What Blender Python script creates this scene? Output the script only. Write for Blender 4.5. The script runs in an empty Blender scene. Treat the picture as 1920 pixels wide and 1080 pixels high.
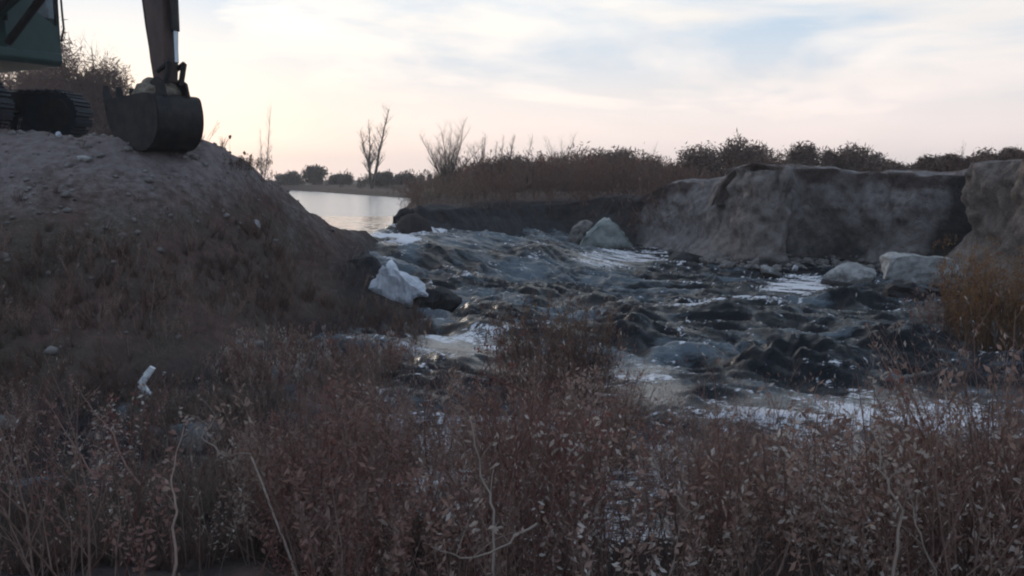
import bpy, bmesh, math, random
import numpy as np
from mathutils import Vector, Matrix

SC = bpy.context.scene
COL = SC.collection
RNG = np.random.default_rng(7)
random.seed(7)

# ------------------------------------------------------------------ camera
F = 1663.0
PITCH = math.radians(7.03)
CAMZ = 1.3
cam = bpy.data.cameras.new('camera')
cam.sensor_width = 36.0
cam.lens = F / 1920 * 36
cam.clip_start = 0.05
cam.clip_end = 3000
camo = bpy.data.objects.new('camera', cam)
COL.objects.link(camo)
camo.location = (0, 0, CAMZ)
camo.rotation_euler = (math.radians(90) - PITCH, 0, 0)
SC.camera = camo

# ------------------------------------------------------------------ sky
SUN_EL, SUN_AZ = math.radians(9), math.radians(-24)      # azimuth from +Y towards +X
world = bpy.data.worlds.new('World')
SC.world = world
world.use_nodes = True
wt = world.node_tree
for n in list(wt.nodes): wt.nodes.remove(n)
def N(t, kind, **kw):
    n = t.nodes.new(kind)
    for k, v in kw.items(): setattr(n, k, v)
    return n
def mth(t, op, a, b=None, c=None, clamp=False):
    n = N(t, 'ShaderNodeMath', operation=op); n.use_clamp = clamp
    for i, v in enumerate((a, b, c)):
        if v is None: continue
        if isinstance(v, (int, float)): n.inputs[i].default_value = v
        else: t.links.new(v, n.inputs[i])
    return n.outputs[0]
def mixc(t, fac, a, b):
    n = N(t, 'ShaderNodeMix', data_type='RGBA')
    for i, v in ((0, fac), (6, a), (7, b)):
        if isinstance(v, (int, float)): n.inputs[i].default_value = v
        elif isinstance(v, tuple): n.inputs[i].default_value = (v[0], v[1], v[2], 1)
        else: t.links.new(v, n.inputs[i])
    return n.outputs[2]
def ramp(t, fac, stops):
    n = N(t, 'ShaderNodeValToRGB')
    el = n.color_ramp.elements
    while len(el) < len(stops): el.new(0.5)
    for e, (p, c) in zip(el, stops):
        e.position = p
        e.color = (c, c, c, 1) if isinstance(c, (int, float)) else (c[0], c[1], c[2], 1)
    t.links.new(fac, n.inputs[0])
    return n.outputs[0]
sky = N(wt, 'ShaderNodeTexSky', sky_type='NISHITA')
sky.sun_disc = False
sky.sun_elevation = SUN_EL
sky.sun_rotation = SUN_AZ
sky.air_density = 1.2; sky.dust_density = 2.0
tc = N(wt, 'ShaderNodeTexCoord')
sep = N(wt, 'ShaderNodeSeparateXYZ'); wt.links.new(tc.outputs['Generated'], sep.inputs[0])
X, Y, Z = sep.outputs
# closeness to the sun's azimuth
sd = (math.sin(SUN_AZ) * math.cos(SUN_EL), math.cos(SUN_AZ) * math.cos(SUN_EL), math.sin(SUN_EL))
dot = mth(wt, 'ADD', mth(wt, 'ADD', mth(wt, 'MULTIPLY', X, sd[0]), mth(wt, 'MULTIPLY', Y, sd[1])), mth(wt, 'MULTIPLY', Z, sd[2]))
K = 10.0   # radiances below are divided by the background strength of 0.1
def kc(r, g, b): return (r * K, g * K, b * K)
near_sun = ramp(wt, dot, [(0.0, 0.0), (0.40, 0.28), (0.62, 0.68), (0.82, 0.84), (0.94, 0.94), (1.0, 1.0)])
low_cloud = mixc(wt, near_sun, kc(0.68, 0.61, 0.61), kc(0.99, 0.83, 0.79))
high_cloud = mixc(wt, near_sun, kc(0.56, 0.56, 0.59), kc(0.93, 0.89, 0.84))
elev = ramp(wt, Z, [(0.0, 0.0), (0.05, 0.12), (0.12, 0.70), (0.18, 1.0)])
cloud = mixc(wt, elev, low_cloud, high_cloud)
blue = mixc(wt, elev, kc(0.62, 0.59, 0.58), kc(0.40, 0.54, 0.70))
mp = N(wt, 'ShaderNodeMapping'); mp.inputs['Scale'].default_value = (1.3, 1.0, 5.5)
mp.inputs['Location'].default_value = (0.35, 0.2, 0.9)
wt.links.new(tc.outputs['Generated'], mp.inputs[0])
nz = N(wt, 'ShaderNodeTexNoise'); nz.inputs['Scale'].default_value = 2.4
nz.inputs['Detail'].default_value = 6; nz.inputs['Roughness'].default_value = 0.52
nz.inputs['Distortion'].default_value = 0.35
wt.links.new(mp.outputs[0], nz.inputs['Vector'])
cov0 = ramp(wt, mth(wt, 'SUBTRACT', mth(wt, 'ADD', nz.outputs[0], mth(wt, 'MULTIPLY', near_sun, 0.30)), 0.285), [(0.38, 0.0), (0.58, 1.0)])
# fewer gaps in the cloud close to the sun and close to the horizon
cov = mth(wt, 'MAXIMUM', cov0, mth(wt, 'SUBTRACT', 1.0, mth(wt, 'MULTIPLY', elev, 1.0), clamp=True))
skyc = mixc(wt, cov, blue, cloud)
# darker folds in the cloud sheet
nz2 = N(wt, 'ShaderNodeTexNoise'); nz2.inputs['Scale'].default_value = 4.2
nz2.inputs['Detail'].default_value = 5; nz2.inputs['Roughness'].default_value = 0.5
mp2 = N(wt, 'ShaderNodeMapping'); mp2.inputs['Scale'].default_value = (1.0, 1.0, 4.5)
mp2.inputs['Location'].default_value = (1.7, 0.0, 0.3)
wt.links.new(tc.outputs['Generated'], mp2.inputs[0]); wt.links.new(mp2.outputs[0], nz2.inputs['Vector'])
fold = ramp(wt, nz2.outputs[0], [(0.35, 0.0), (0.68, 1.0)])
skyc = mixc(wt, mth(wt, 'MULTIPLY', fold, mth(wt, 'MULTIPLY', cov, 0.34)), skyc, kc(0.55, 0.54, 0.56))
skyc = mixc(wt, 0.94, sky.outputs[0], skyc)
bg = N(wt, 'ShaderNodeBackground'); bg.inputs['Strength'].default_value = 0.1
wt.links.new(skyc, bg.inputs['Color'])
wo = N(wt, 'ShaderNodeOutputWorld'); wt.links.new(bg.outputs[0], wo.inputs['Surface'])

# ------------------------------------------------------------------ sun (veiled by cloud)
sl = bpy.data.lights.new('sun', 'SUN')
sl.energy = 0.7
sl.angle = math.radians(14)
sl.color = (1.0, 0.86, 0.72)
slo = bpy.data.objects.new('sun', sl); COL.objects.link(slo)
slo.rotation_euler = Vector(sd).to_track_quat('Z', 'Y').to_euler()
slo.location = (-20, 40, 12)

SC.view_settings.view_transform = 'Standard'
SC.view_settings.look = 'None'
SC.view_settings.exposure = 0.36
SC.view_settings.gamma = 1.0
SC.view_settings.use_curve_mapping = False
SC.render.engine = 'CYCLES'
SC.cycles.pixel_filter_type = 'BLACKMAN_HARRIS'
SC.cycles.filter_width = 2.1
SC.cycles.max_bounces = 6

# ================================================================== helpers
def P(px, py, d=None, z=None):
    """point at world depth y=d (or height z) seen at photo pixel px,py"""
    u = (px - 960) / F; v = (540 - py) / F
    c, s = math.cos(PITCH), math.sin(PITCH)
    dy = c + v * s; dz = -s + v * c
    k = d / dy if d is not None else (z - CAMZ) / dz
    return np.array((u * k, dy * k, CAMZ + dz * k))
def to_px(x, y, z):
    c, s = math.cos(PITCH), math.sin(PITCH)
    zz = z - CAMZ
    fw = y * c - zz * s; up = y * s + zz * c
    return 960 + F * x / fw, 540 - F * up / fw

def _hash(ix, iy, iz, seed):
    h = (ix.astype(np.int64) * 374761393 + iy.astype(np.int64) * 668265263 + iz.astype(np.int64) * 2147483647 + seed * 1274126177) & 0xffffffff
    h = ((h ^ (h >> 13)) * 1274126177) & 0xffffffff
    return ((h ^ (h >> 16)) & 0xffffff) / float(0xffffff)
def vnoise(x, y, z=None, seed=0):
    x = np.asarray(x, float); y = np.asarray(y, float)
    z = np.zeros_like(x) if z is None else np.asarray(z, float)
    ix, iy, iz = np.floor(x), np.floor(y), np.floor(z)
    fx, fy, fz = x - ix, y - iy, z - iz
    fx = fx * fx * fx * (fx * (fx * 6 - 15) + 10); fy = fy * fy * fy * (fy * (fy * 6 - 15) + 10); fz = fz * fz * (3 - 2 * fz)
    r = 0
    for a in (0, 1):
        for b in (0, 1):
            for c in (0, 1):
                w = (fx if a else 1 - fx) * (fy if b else 1 - fy) * (fz if c else 1 - fz)
                r = r + w * _hash(ix + a, iy + b, iz + c, seed)
    return r * 2 - 1
def fbm(x, y, z=None, oct=4, seed=0, rough=0.5):
    a, s, r = 1.0, 1.0, 0
    x = np.asarray(x, float); y = np.asarray(y, float)
    for o in range(oct):
        r = r + a * vnoise(x * s + o * 17.3, y * s - o * 9.1, None if z is None else np.asarray(z) * s, seed + o)
        a *= rough; s *= 2.03
    return r
def sstep(a, b, x):
    t = np.clip((x - a) / (b - a), 0, 1); return t * t * (3 - 2 * t)
class RBF:
    def __init__(self, pts, c=0.6):
        p = np.array(pts, float); self.p = p[:, :2]; self.c = c
        n = len(p)
        A = np.zeros((n + 3, n + 3)); b = np.zeros(n + 3)
        d = np.sqrt(((self.p[:, None] - self.p[None]) ** 2).sum(-1) + c * c)
        A[:n, :n] = -d; A[:n, n] = 1; A[:n, n + 1:n + 3] = self.p; A[n, :n] = 1; A[n + 1:n + 3, :n] = self.p.T
        b[:n] = p[:, 2]
        self.w = np.linalg.solve(A + 1e-9 * np.eye(n + 3), b)
    def __call__(self, x, y):
        x = np.asarray(x, float); y = np.asarray(y, float)
        r = self.w[-3] + self.w[-2] * x + self.w[-1] * y
        for (a, b), w in zip(self.p, self.w):
            r = r - w * np.sqrt((x - a) ** 2 + (y - b) ** 2 + self.c ** 2)
        return r

def mesh_np(name, verts, faces, mat=None, smooth=True, attrs=None, mats=None, midx=None):
    """verts (n,3) array; faces (m,k) array or list of arrays with different k"""
    me = bpy.data.meshes.new(name)
    if not isinstance(faces, list): faces = [faces]
    faces = [f for f in faces if len(f)]
    nv = len(verts)
    me.vertices.add(nv); me.vertices.foreach_set('co', np.ascontiguousarray(verts, dtype=np.float32).ravel())
    tot = sum(f.size for f in faces); nf = sum(len(f) for f in faces)
    me.loops.add(tot); me.polygons.add(nf)
    me.loops.foreach_set('vertex_index', np.concatenate([f.ravel() for f in faces]).astype(np.int32))
    ks = np.concatenate([np.full(len(f), f.shape[1]) for f in faces])
    st = np.concatenate([[0], np.cumsum(ks)[:-1]]).astype(np.int32)
    me.polygons.foreach_set('loop_start', st)
    if smooth: me.polygons.foreach_set('use_smooth', np.ones(nf, bool))
    if attrs:
        for k, v in attrs.items():
            a = me.attributes.new(k, 'FLOAT', 'POINT'); a.data.foreach_set('value', np.asarray(v, dtype=np.float32))
    if mat: me.materials.append(mat)
    me.update(calc_edges=True)
    return me
def link(name, me, parent=None, loc=None, rot=None, **props):
    o = bpy.data.objects.new(name, me); COL.objects.link(o)
    if parent: o.parent = parent
    if loc is not None: o.location = loc
    if rot is not None: o.rotation_euler = rot
    for k, v in props.items(): o[k] = v
    return o
def empty(name, loc, rot=(0, 0, 0), **props):
    o = bpy.data.objects.new(name, None); COL.objects.link(o)
    o.location = loc; o.rotation_euler = rot
    for k, v in props.items(): o[k] = v
    return o

class MB:
    """collects shapes for one mesh object"""
    def __init__(s): s.v = []; s.f = {3: [], 4: []}; s.n = 0; s.poly = []
    def add(s, vs, fs):
        b = s.n
        s.v.extend([tuple(v) for v in vs]); s.n += len(vs)
        for f in fs:
            f = [i + b for i in f]
            if len(f) in (3, 4): s.f[len(f)].append(f)
            else: s.poly.append(f)
    def box(s, c, size, rot=None, taper=1.0):
        hx, hy, hz = [q / 2 for q in size]
        vs = []
        for sx, sy, sz in ((-1,-1,-1),(1,-1,-1),(1,1,-1),(-1,1,-1),(-1,-1,1),(1,-1,1),(1,1,1),(-1,1,1)):
            k = taper if sz > 0 else 1
            v = Vector((sx * hx * k, sy * hy * k, sz * hz))
            if rot is not None: v = rot @ v
            vs.append(v + Vector(c))
        s.add(vs, [(0,3,2,1),(4,5,6,7),(0,1,5,4),(1,2,6,5),(2,3,7,6),(3,0,4,7)])
    def prism(s, prof, y0, y1):
        """closed profile of (x,z) extruded along y"""
        n = len(prof)
        vs = [(x, y0, z) for x, z in prof] + [(x, y1, z) for x, z in prof]
        fs = [tuple(range(n)), tuple(range(2 * n - 1, n - 1, -1))]
        fs += [(i, i + n, (i + 1) % n + n, (i + 1) % n) for i in range(n)]
        s.add(vs, fs)
    def tube(s, pts, rad, k=6, cap=True):
        pts = [Vector(p) for p in pts]
        if isinstance(rad, (int, float)): rad = [rad] * len(pts)
        rings = []
        for i, p in enumerate(pts):
            t = (pts[min(i + 1, len(pts) - 1)] - pts[max(i - 1, 0)])
            if t.length < 1e-9: t = Vector((0, 0, 1))
            t.normalize()
            a = t.cross(Vector((0.31, 0.17, 0.93)) if abs(t.z) < 0.9 else Vector((1, 0.1, 0))).normalized(); b = t.cross(a)
            rings.append([p + (a * math.cos(j * 2 * math.pi / k) + b * math.sin(j * 2 * math.pi / k)) * rad[i] for j in range(k)])
        vs = [v for r in rings for v in r]
        fs = []
        for i in range(len(pts) - 1):
            for j in range(k):
                fs.append((i * k + j, i * k + (j + 1) % k, (i + 1) * k + (j + 1) % k, (i + 1) * k + j))
        if cap and k > 2:
            fs.append(tuple(range(k - 1, -1, -1))); fs.append(tuple((len(pts) - 1) * k + j for j in range(k)))
        s.add(vs, fs)
    def cyl(s, a, b, r, k=16): s.tube([a, b], r, k)
    def mesh(s, name, mat, smooth=False, bevel=0):
        me = bpy.data.meshes.new(name)
        me.from_pydata([tuple(v) for v in s.v], [], s.f[3] + s.f[4] + s.poly)
        if bevel:
            bm = bmesh.new(); bm.from_mesh(me)
            bmesh.ops.bevel(bm, geom=[e for e in bm.edges if len(e.link_faces) == 2 and e.calc_face_angle(0) > 0.5], offset=bevel, segments=2, affect='EDGES', profile=0.6)
            bm.to_mesh(me); bm.free()
        bm = bmesh.new(); bm.from_mesh(me); bmesh.ops.recalc_face_normals(bm, faces=bm.faces); bm.to_mesh(me); bm.free()
        if smooth:
            me.polygons.foreach_set('use_smooth', [True] * len(me.polygons))
        if mat: me.materials.append(mat)
        return me
    def arrays(s):
        v = np.array([tuple(q) for q in s.v], float).reshape(-1, 3)
        tri = list(s.f[3])
        for q in s.f[4]: tri.append((q[0], q[1], q[2])); tri.append((q[0], q[2], q[3]))
        for q in s.poly:
            for i in range(1, len(q) - 1): tri.append((q[0], q[i], q[i + 1]))
        return v, np.array(tri, int).reshape(-1, 3)

# ------------------------------------------------------------------ materials
def material(name):
    m = bpy.data.materials.new(name); m.use_nodes = True
    t = m.node_tree
    b = next(n for n in t.nodes if n.type == 'BSDF_PRINCIPLED')
    return m, t, b
def obj_noise(t, scale, detail=5, rough=0.55, stretch=(1, 1, 1)):
    g = N(t, 'ShaderNodeNewGeometry')
    mp = N(t, 'ShaderNodeMapping'); mp.inputs['Scale'].default_value = stretch
    t.links.new(g.outputs['Position'], mp.inputs[0])
    n = N(t, 'ShaderNodeTexNoise'); n.inputs['Scale'].default_value = scale
    n.inputs['Detail'].default_value = detail; n.inputs['Roughness'].default_value = rough
    t.links.new(mp.outputs[0], n.inputs['Vector'])
    return n.outputs[0]
def bump(t, b, h, strength=0.5, dist=0.03):
    n = N(t, 'ShaderNodeBump'); n.inputs['Strength'].default_value = strength; n.inputs['Distance'].default_value = dist
    t.links.new(h, n.inputs['Height']); t.links.new(n.outputs[0], b.inputs['Normal'])
def simple(name, c1, c2, scale=6, rough=0.8, bmp=0.4, bd=0.02, metal=0.0, lo=0.35, hi=0.68, stretch=(1, 1, 1)):
    m, t, b = material(name)
    n = obj_noise(t, scale, stretch=stretch)
    t.links.new(mixc(t, ramp(t, n, [(lo, 0.0), (hi, 1.0)]), c1, c2), b.inputs['Base Color'])
    b.inputs['Roughness'].default_value = rough; b.inputs['Metallic'].default_value = metal
    b.inputs['Specular IOR Level'].default_value = 0.25
    if bmp: bump(t, b, obj_noise(t, scale * 4, 6, 0.65), bmp, bd)
    return m
def attr(t, name):
    n = N(t, 'ShaderNodeAttribute'); n.attribute_name = name
    return n.outputs['Fac']

def ground_mat():
    m, t, b = material('ground_soil')
    n1 = obj_noise(t, 0.8, 6, 0.6); n2 = obj_noise(t, 7, 6, 0.65); n3 = obj_noise(t, 34, 4, 0.6)
    pale = mixc(t, ramp(t, n2, [(0.35, 0.0), (0.7, 1.0)]), (0.115, 0.088, 0.088), (0.205, 0.165, 0.163))
    dark = mixc(t, ramp(t, n2, [(0.35, 0.0), (0.7, 1.0)]), (0.055, 0.034, 0.030), (0.12, 0.074, 0.063))
    olive = mixc(t, ramp(t, n3, [(0.4, 0.0), (0.65, 1.0)]), (0.050, 0.038, 0.031), (0.095, 0.075, 0.060))
    low = mixc(t, ramp(t, n1, [(0.42, 0.0), (0.60, 1.0)]), dark, olive)
    a = mth(t, 'ADD', attr(t, 'pale'), mth(t, 'MULTIPLY', mth(t, 'ADD', mth(t, 'SUBTRACT', n2, 0.5), mth(t, 'MULTIPLY', mth(t, 'SUBTRACT', n1, 0.5), 1.6)), 0.9))
    col = mixc(t, ramp(t, a, [(0.3, 0.0), (0.8, 1.0)]), low, pale)
    red = mixc(t, ramp(t, n2, [(0.35, 0.0), (0.7, 1.0)]), (0.050, 0.030, 0.026), (0.10, 0.062, 0.05))
    col = mixc(t, attr(t, 'scrub'), col, red)
    wet = mixc(t, 0.75, col, (0.018, 0.016, 0.020))
    col = mixc(t, attr(t, 'wet'), col, wet)
    t.links.new(col, b.inputs['Base Color'])
    b.inputs['Roughness'].default_value = 0.92; b.inputs['Specular IOR Level'].default_value = 0.12
    h = mth(t, 'ADD', n2, mth(t, 'MULTIPLY', n3, 0.4))
    bump(t, b, h, 0.8, 0.06)
    return m
def clay_mat():
    m, t, b = material('bank_clay')
    n1 = obj_noise(t, 1.1, 6, 0.62); n2 = obj_noise(t, 3.6, 8, 0.70, (1, 1, 0.9)); n3 = obj_noise(t, 30, 4, 0.6)
    c = mixc(t, ramp(t, n2, [(0.33, 0.0), (0.70, 1.0)]), (0.13, 0.106, 0.106), (0.33, 0.285, 0.28))
    tan = mixc(t, ramp(t, n2, [(0.33, 0.0), (0.70, 1.0)]), (0.155, 0.115, 0.10), (0.36, 0.285, 0.25))
    c = mixc(t, attr(t, 'tan'), c, tan)
    n4 = obj_noise(t, 13, 8, 0.75)
    c = mixc(t, ramp(t, n4, [(0.30, 0.85), (0.42, 0.0)]), c, (0.04, 0.034, 0.034))
    c = mixc(t, ramp(t, n4, [(0.58, 0.0), (0.75, 0.6)]), c, (0.40, 0.37, 0.36))
    red = mixc(t, ramp(t, n3, [(0.35, 0.0), (0.7, 1.0)]), (0.060, 0.040, 0.038), (0.12, 0.085, 0.08))
    c = mixc(t, ramp(t, mth(t, 'ADD', attr(t, 'roots'), mth(t, 'MULTIPLY', mth(t, 'SUBTRACT', n1, 0.5), 1.1)), [(0.42, 0.0), (0.62, 1.0)]), c, red)
    wet_dark = ramp(t, mth(t, 'ADD', attr(t, 'wet'), mth(t, 'MULTIPLY', mth(t, 'SUBTRACT', n1, 0.5), 0.9)), [(0.38, 0.0), (0.62, 1.0)])  # damp foot of the bank, plus the darkened scoop and gully
    c = mixc(t, mth(t, 'MULTIPLY', wet_dark, 0.86), c, (0.022, 0.021, 0.026))
    t.links.new(c, b.inputs['Base Color'])
    b.inputs['Roughness'].default_value = 0.85; b.inputs['Specular IOR Level'].default_value = 0.2
    bump(t, b, mth(t, 'ADD', n2, mth(t, 'ADD', mth(t, 'MULTIPLY', n4, 0.9), mth(t, 'MULTIPLY', n3, 0.4))), 1.0, 0.10)
    return m
def water_mat():
    m, t, b = material('muddy_flood_water')
    f = attr(t, 'foam')
    nf = obj_noise(t, 9, 7, 0.7, (0.55, 1.2, 1.0)); n3 = obj_noise(t, 30, 5, 0.7, (0.5, 1.2, 1))
    milky = ramp(t, mth(t, 'ADD', f, mth(t, 'MULTIPLY', mth(t, 'SUBTRACT', nf, 0.5), 1.7)), [(0.30, 0.0), (0.85, 1.0)])
    c = mixc(t, milky, (0.004, 0.005, 0.009), (0.085, 0.100, 0.120))
    fk = ramp(t, mth(t, 'ADD', attr(t, 'froth_glint'), mth(t, 'MULTIPLY', mth(t, 'SUBTRACT', n3, 0.5), 1.5)), [(0.45, 0.0), (0.62, 1.0)])  # froth and painted sky reflection share this pale colour
    c = mixc(t, fk, c, mixc(t, obj_noise(t, 4, 5, 0.6, (.5, 1.3, 1)), (0.34, 0.33, 0.36), (0.82, 0.77, 0.81)))
    t.links.new(c, b.inputs['Base Color'])
    b.inputs['IOR'].default_value = 1.33
    r = mth(t, 'ADD', 0.06, mth(t, 'ADD', mth(t, 'MULTIPLY', milky, 0.22), mth(t, 'MULTIPLY', fk, 0.5)), clamp=True)
    t.links.new(r, b.inputs['Roughness'])
    t.links.new(mth(t, 'SUBTRACT', 0.52, mth(t, 'MULTIPLY', attr(t, 'chop'), 0.36)), b.inputs['Specular IOR Level'])
    h = mth(t, 'MULTIPLY', mth(t, 'ADD', nf, mth(t, 'MULTIPLY', n3, 0.5)), attr(t, 'chop'))
    bump(t, b, h, 0.45, 0.04)
    return m
def pond_mat():
    m, t, b = material('still_pond_water')
    b.inputs['Base Color'].default_value = (0.035, 0.034, 0.036, 1)
    b.inputs['IOR'].default_value = 1.33; b.inputs['Roughness'].default_value = 0.18
    b.inputs['Base Color'].default_value = (0.36, 0.345, 0.34, 1)
    bump(t, b, obj_noise(t, 5.0, 4, 0.6, (0.5, 1, 1)), 0.5, 0.05)
    return m
def twig_mat(name, cols, rough=0.85):
    """colour from the per-plant attribute 'tint' 0..1"""
    m, t, b = material(name)
    c = ramp(t, attr(t, 'tint'), [(i / (len(cols) - 1), q) for i, q in enumerate(cols)])
    n = obj_noise(t, 25, 3, 0.6)
    c = mixc(t, mth(t, 'MULTIPLY', n, 0.5), c, (0.03, 0.022, 0.02))
    t.links.new(c, b.inputs['Base Color'])
    b.inputs['Roughness'].default_value = rough; b.inputs['Specular IOR Level'].default_value = 0.15
    tl = N(t, 'ShaderNodeBsdfTranslucent'); t.links.new(c, tl.inputs[0])
    mx = N(t, 'ShaderNodeMixShader'); mx.inputs[0].default_value = .38
    out = next(q for q in t.nodes if q.type == 'OUTPUT_MATERIAL')
    t.links.new(b.outputs[0], mx.inputs[1]); t.links.new(tl.outputs[0], mx.inputs[2]); t.links.new(mx.outputs[0], out.inputs[0])
    return m
M_ground = ground_mat(); M_clay = clay_mat(); M_water = water_mat(); M_pond = pond_mat()
M_weed = twig_mat('dry_weed', [(0.18, 0.10, 0.082), (0.31, 0.182, 0.150), (0.42, 0.29, 0.245), (0.23, 0.085, 0.075), (0.36, 0.27, 0.225), (0.68, 0.60, 0.56)])
M_grass = twig_mat('dead_grass', [(0.095, 0.062, 0.050), (0.16, 0.095, 0.078), (0.13, 0.105, 0.085), (0.22, 0.155, 0.125)])
M_brush = twig_mat('marsh_brush', [(0.14, 0.080, 0.068), (0.22, 0.125, 0.10), (0.20, 0.15, 0.115), (0.14, 0.092, 0.09)])
M_orange = twig_mat('rusty_reed', [(0.20, 0.085, 0.040), (0.34, 0.17, 0.075), (0.28, 0.18, 0.10), (0.16, 0.065, 0.055)])
M_bush = simple('bush_leaves', (0.085, 0.052, 0.043), (0.16, 0.10, 0.08), 5, 0.9, 0)
M_olive = simple('far_leaves', (0.070, 0.052, 0.042), (0.12, 0.090, 0.072), 2, 0.9, 0)
M_bark = simple('bare_bark', (0.075, 0.055, 0.048), (0.14, 0.105, 0.09), 8, 0.9, 0)
M_bark_pale = simple('pale_bark', (0.22, 0.18, 0.15), (0.33, 0.28, 0.24), 8, 0.9, 0)
def muddy(m):
    # silt and wet mud on the foot of stones that stand at the water line
    t = m.node_tree; b = next(q for q in t.nodes if q.type == 'BSDF_PRINCIPLED'); l = b.inputs['Base Color'].links[0]; src = l.from_socket
    g_ = N(t, 'ShaderNodeNewGeometry'); sp = N(t, 'ShaderNodeSeparateXYZ'); t.links.new(g_.outputs['Position'], sp.inputs[0])
    h = mth(t, 'ADD', mth(t, 'MULTIPLY', mth(t, 'ADD', sp.outputs[2], 0.80), 3.2), mth(t, 'MULTIPLY', mth(t, 'SUBTRACT', obj_noise(t, 5, 5, .65), .5), 2.2))
    f = ramp(t, h, [(0.0, .88), (.55, .0)])
    spot = ramp(t, obj_noise(t, 9, 6, .7), [(.54, 0.0), (.70, .35)])
    t.links.new(mixc(t, mth(t, 'MAXIMUM', f, spot), src, (.05, .042, .042)), b.inputs['Base Color'])
    return m
M_stone = simple('pale_stone', (0.21, 0.20, 0.20), (0.40, 0.38, 0.38), 7, 0.9, 0.6, 0.02)
M_clod = simple('clod', (0.10, 0.085, 0.082), (0.22, 0.19, 0.185), 9, 0.9, 0.6, 0.02)
M_block = simple('pale_block', (0.32, 0.32, 0.36), (0.56, 0.55, 0.60), 4, 0.8, 0.6, 0.03)
M_slab = simple('grey_slab', (0.17, 0.18, 0.175), (0.31, 0.32, 0.31), 4, 0.85, 0.6, 0.03)
for q in (M_stone, M_block, M_slab): muddy(q)
M_wetclod = simple('wet_clod', (0.010, 0.009, 0.012), (0.040, 0.034, 0.036), 6, 0.7, 0.7, 0.03)
M_scrap = simple('white_scrap', (0.55, 0.54, 0.58), (0.80, 0.79, 0.80), 12, 0.5, 0.2, 0.01)

# ================================================================== terrain functions
G = []
def g(px, py, d): G.append(tuple(P(px, py, d=d)))
for a in [(-500,228,13),(-250,248,13),(0,262,13),(120,264,13),(230,272,13),(370,302,13.5),(430,320,14),(480,336,14.8),(520,352,16),(560,382,17.3),(600,411,18.5),(660,435,19.3),(700,447,19.8),
          (0,320,12.1),(200,330,12.2),(380,370,12.8),(-400,400,11),(0,400,11),(200,420,11.2),(400,430,12.4),(480,400,14),(0,600,9.3),(-400,600,9.3),(200,600,9.6),(400,570,10.8),(0,800,7.6),(-500,800,7.6),
          (200,760,8.2),(400,720,9.1),(550,480,14.8),(540,600,12),(610,680,11),(640,470,17.2),(690,520,15.2),(650,590,13.2),(730,600,13.2),(760,645,12.1),(640,720,10.3),(400,820,7.9),
          (0,1000,5.9),(300,1000,5.9)]: g(*a)
G += [(-4.6,19.6,-.3),(-6,22.5,-.6),(-9,27,-.8),(-3.6,21.9,-.4),(-9,19,1.95),(-12,16,2.0),(-9.5,16,2.0),(-7,15.3,1.8),(-14,22,1.9),(-20,20,1.9),(-20,14,1.9),(-14,28,-.3),(-3.0,21.0,-.45),(-2.65,20.2,-.9),
      (-2.3,19.0,-1.0),(-1.6,16,-1.35),(-6.0,17.2,1.05),(-5.3,15.8,1.15),(-6.3,15.0,1.65),
      (2,12,-1.4),(6,14,-1.4),(0,17,-1.4),(8,18,-1.4),(3,22,-1.4),(-1,20,-1.0),(12,12,-1.35),(2,8.4,-1.15),(8,8.4,-1.15),(14,8,-1.1),(-1.5,9.3,-1.05),(-2,12,-1.2),(3,26,-1.3),(0,24,-1.0),
      (0,6.5,-.98),(5,6.5,-.98),(10,6,-.95),(-3,5.5,-.97),(3,5,-.85),(8,4,-.75),(0,4.6,-.78),(-3,3,-.6),(0,3,-.6),(3,3,-.6),(8,2,-.5),(0,0,-.35),(-6,0,-.2),(6,0,-.35),(0,-6,-.3),(-12,2,.2),(-14,8,1.0),(-10,5,-.3),(14,2,-.4),(-20,4,.6)]
RG = RBF(G, 0.5)

# foot line of the eroded bank, right-hand side seen from the breach: (px, py, z of foot, z of top)
BK = [(752,431,-.05,.16),(800,433.6,-.10,.42),(880,438,-.25,.42),(960,440,-.42,.45),(1060,442,-.62,.55),(1170,464,-.85,.75),(1235,470,-.9,1.02),(1290,478,-.9,1.30),(1345,489,-.9,1.50),(1410,500,-.9,1.57),(1485,504,-.9,1.52),(1510,497,-.9,1.40),(1600,500,-.9,1.36),(1690,508,-.9,1.33),(1735,512,-.9,1.25),(1760,528,-.9,1.55),(1840,540,-.9,1.6),(1930,560,-.9,1.6),(2100,610,-.9,1.6),(2500,700,-.9,1.5)]
BP = np.array([[*P(a, b, z=c)[:2], c, d] for a, b, c, d in BK])
# resample the line
def resample(p, step):
    d = np.r_[0, np.cumsum(np.linalg.norm(np.diff(p[:, :2], axis=0), axis=1))]
    n = int(d[-1] / step) + 1
    s = np.linspace(0, d[-1], n)
    return s, np.stack([np.interp(s, d, p[:, k]) for k in range(p.shape[1])], 1), d
S_B, L_B, D_B = resample(BP, 0.05)
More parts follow.
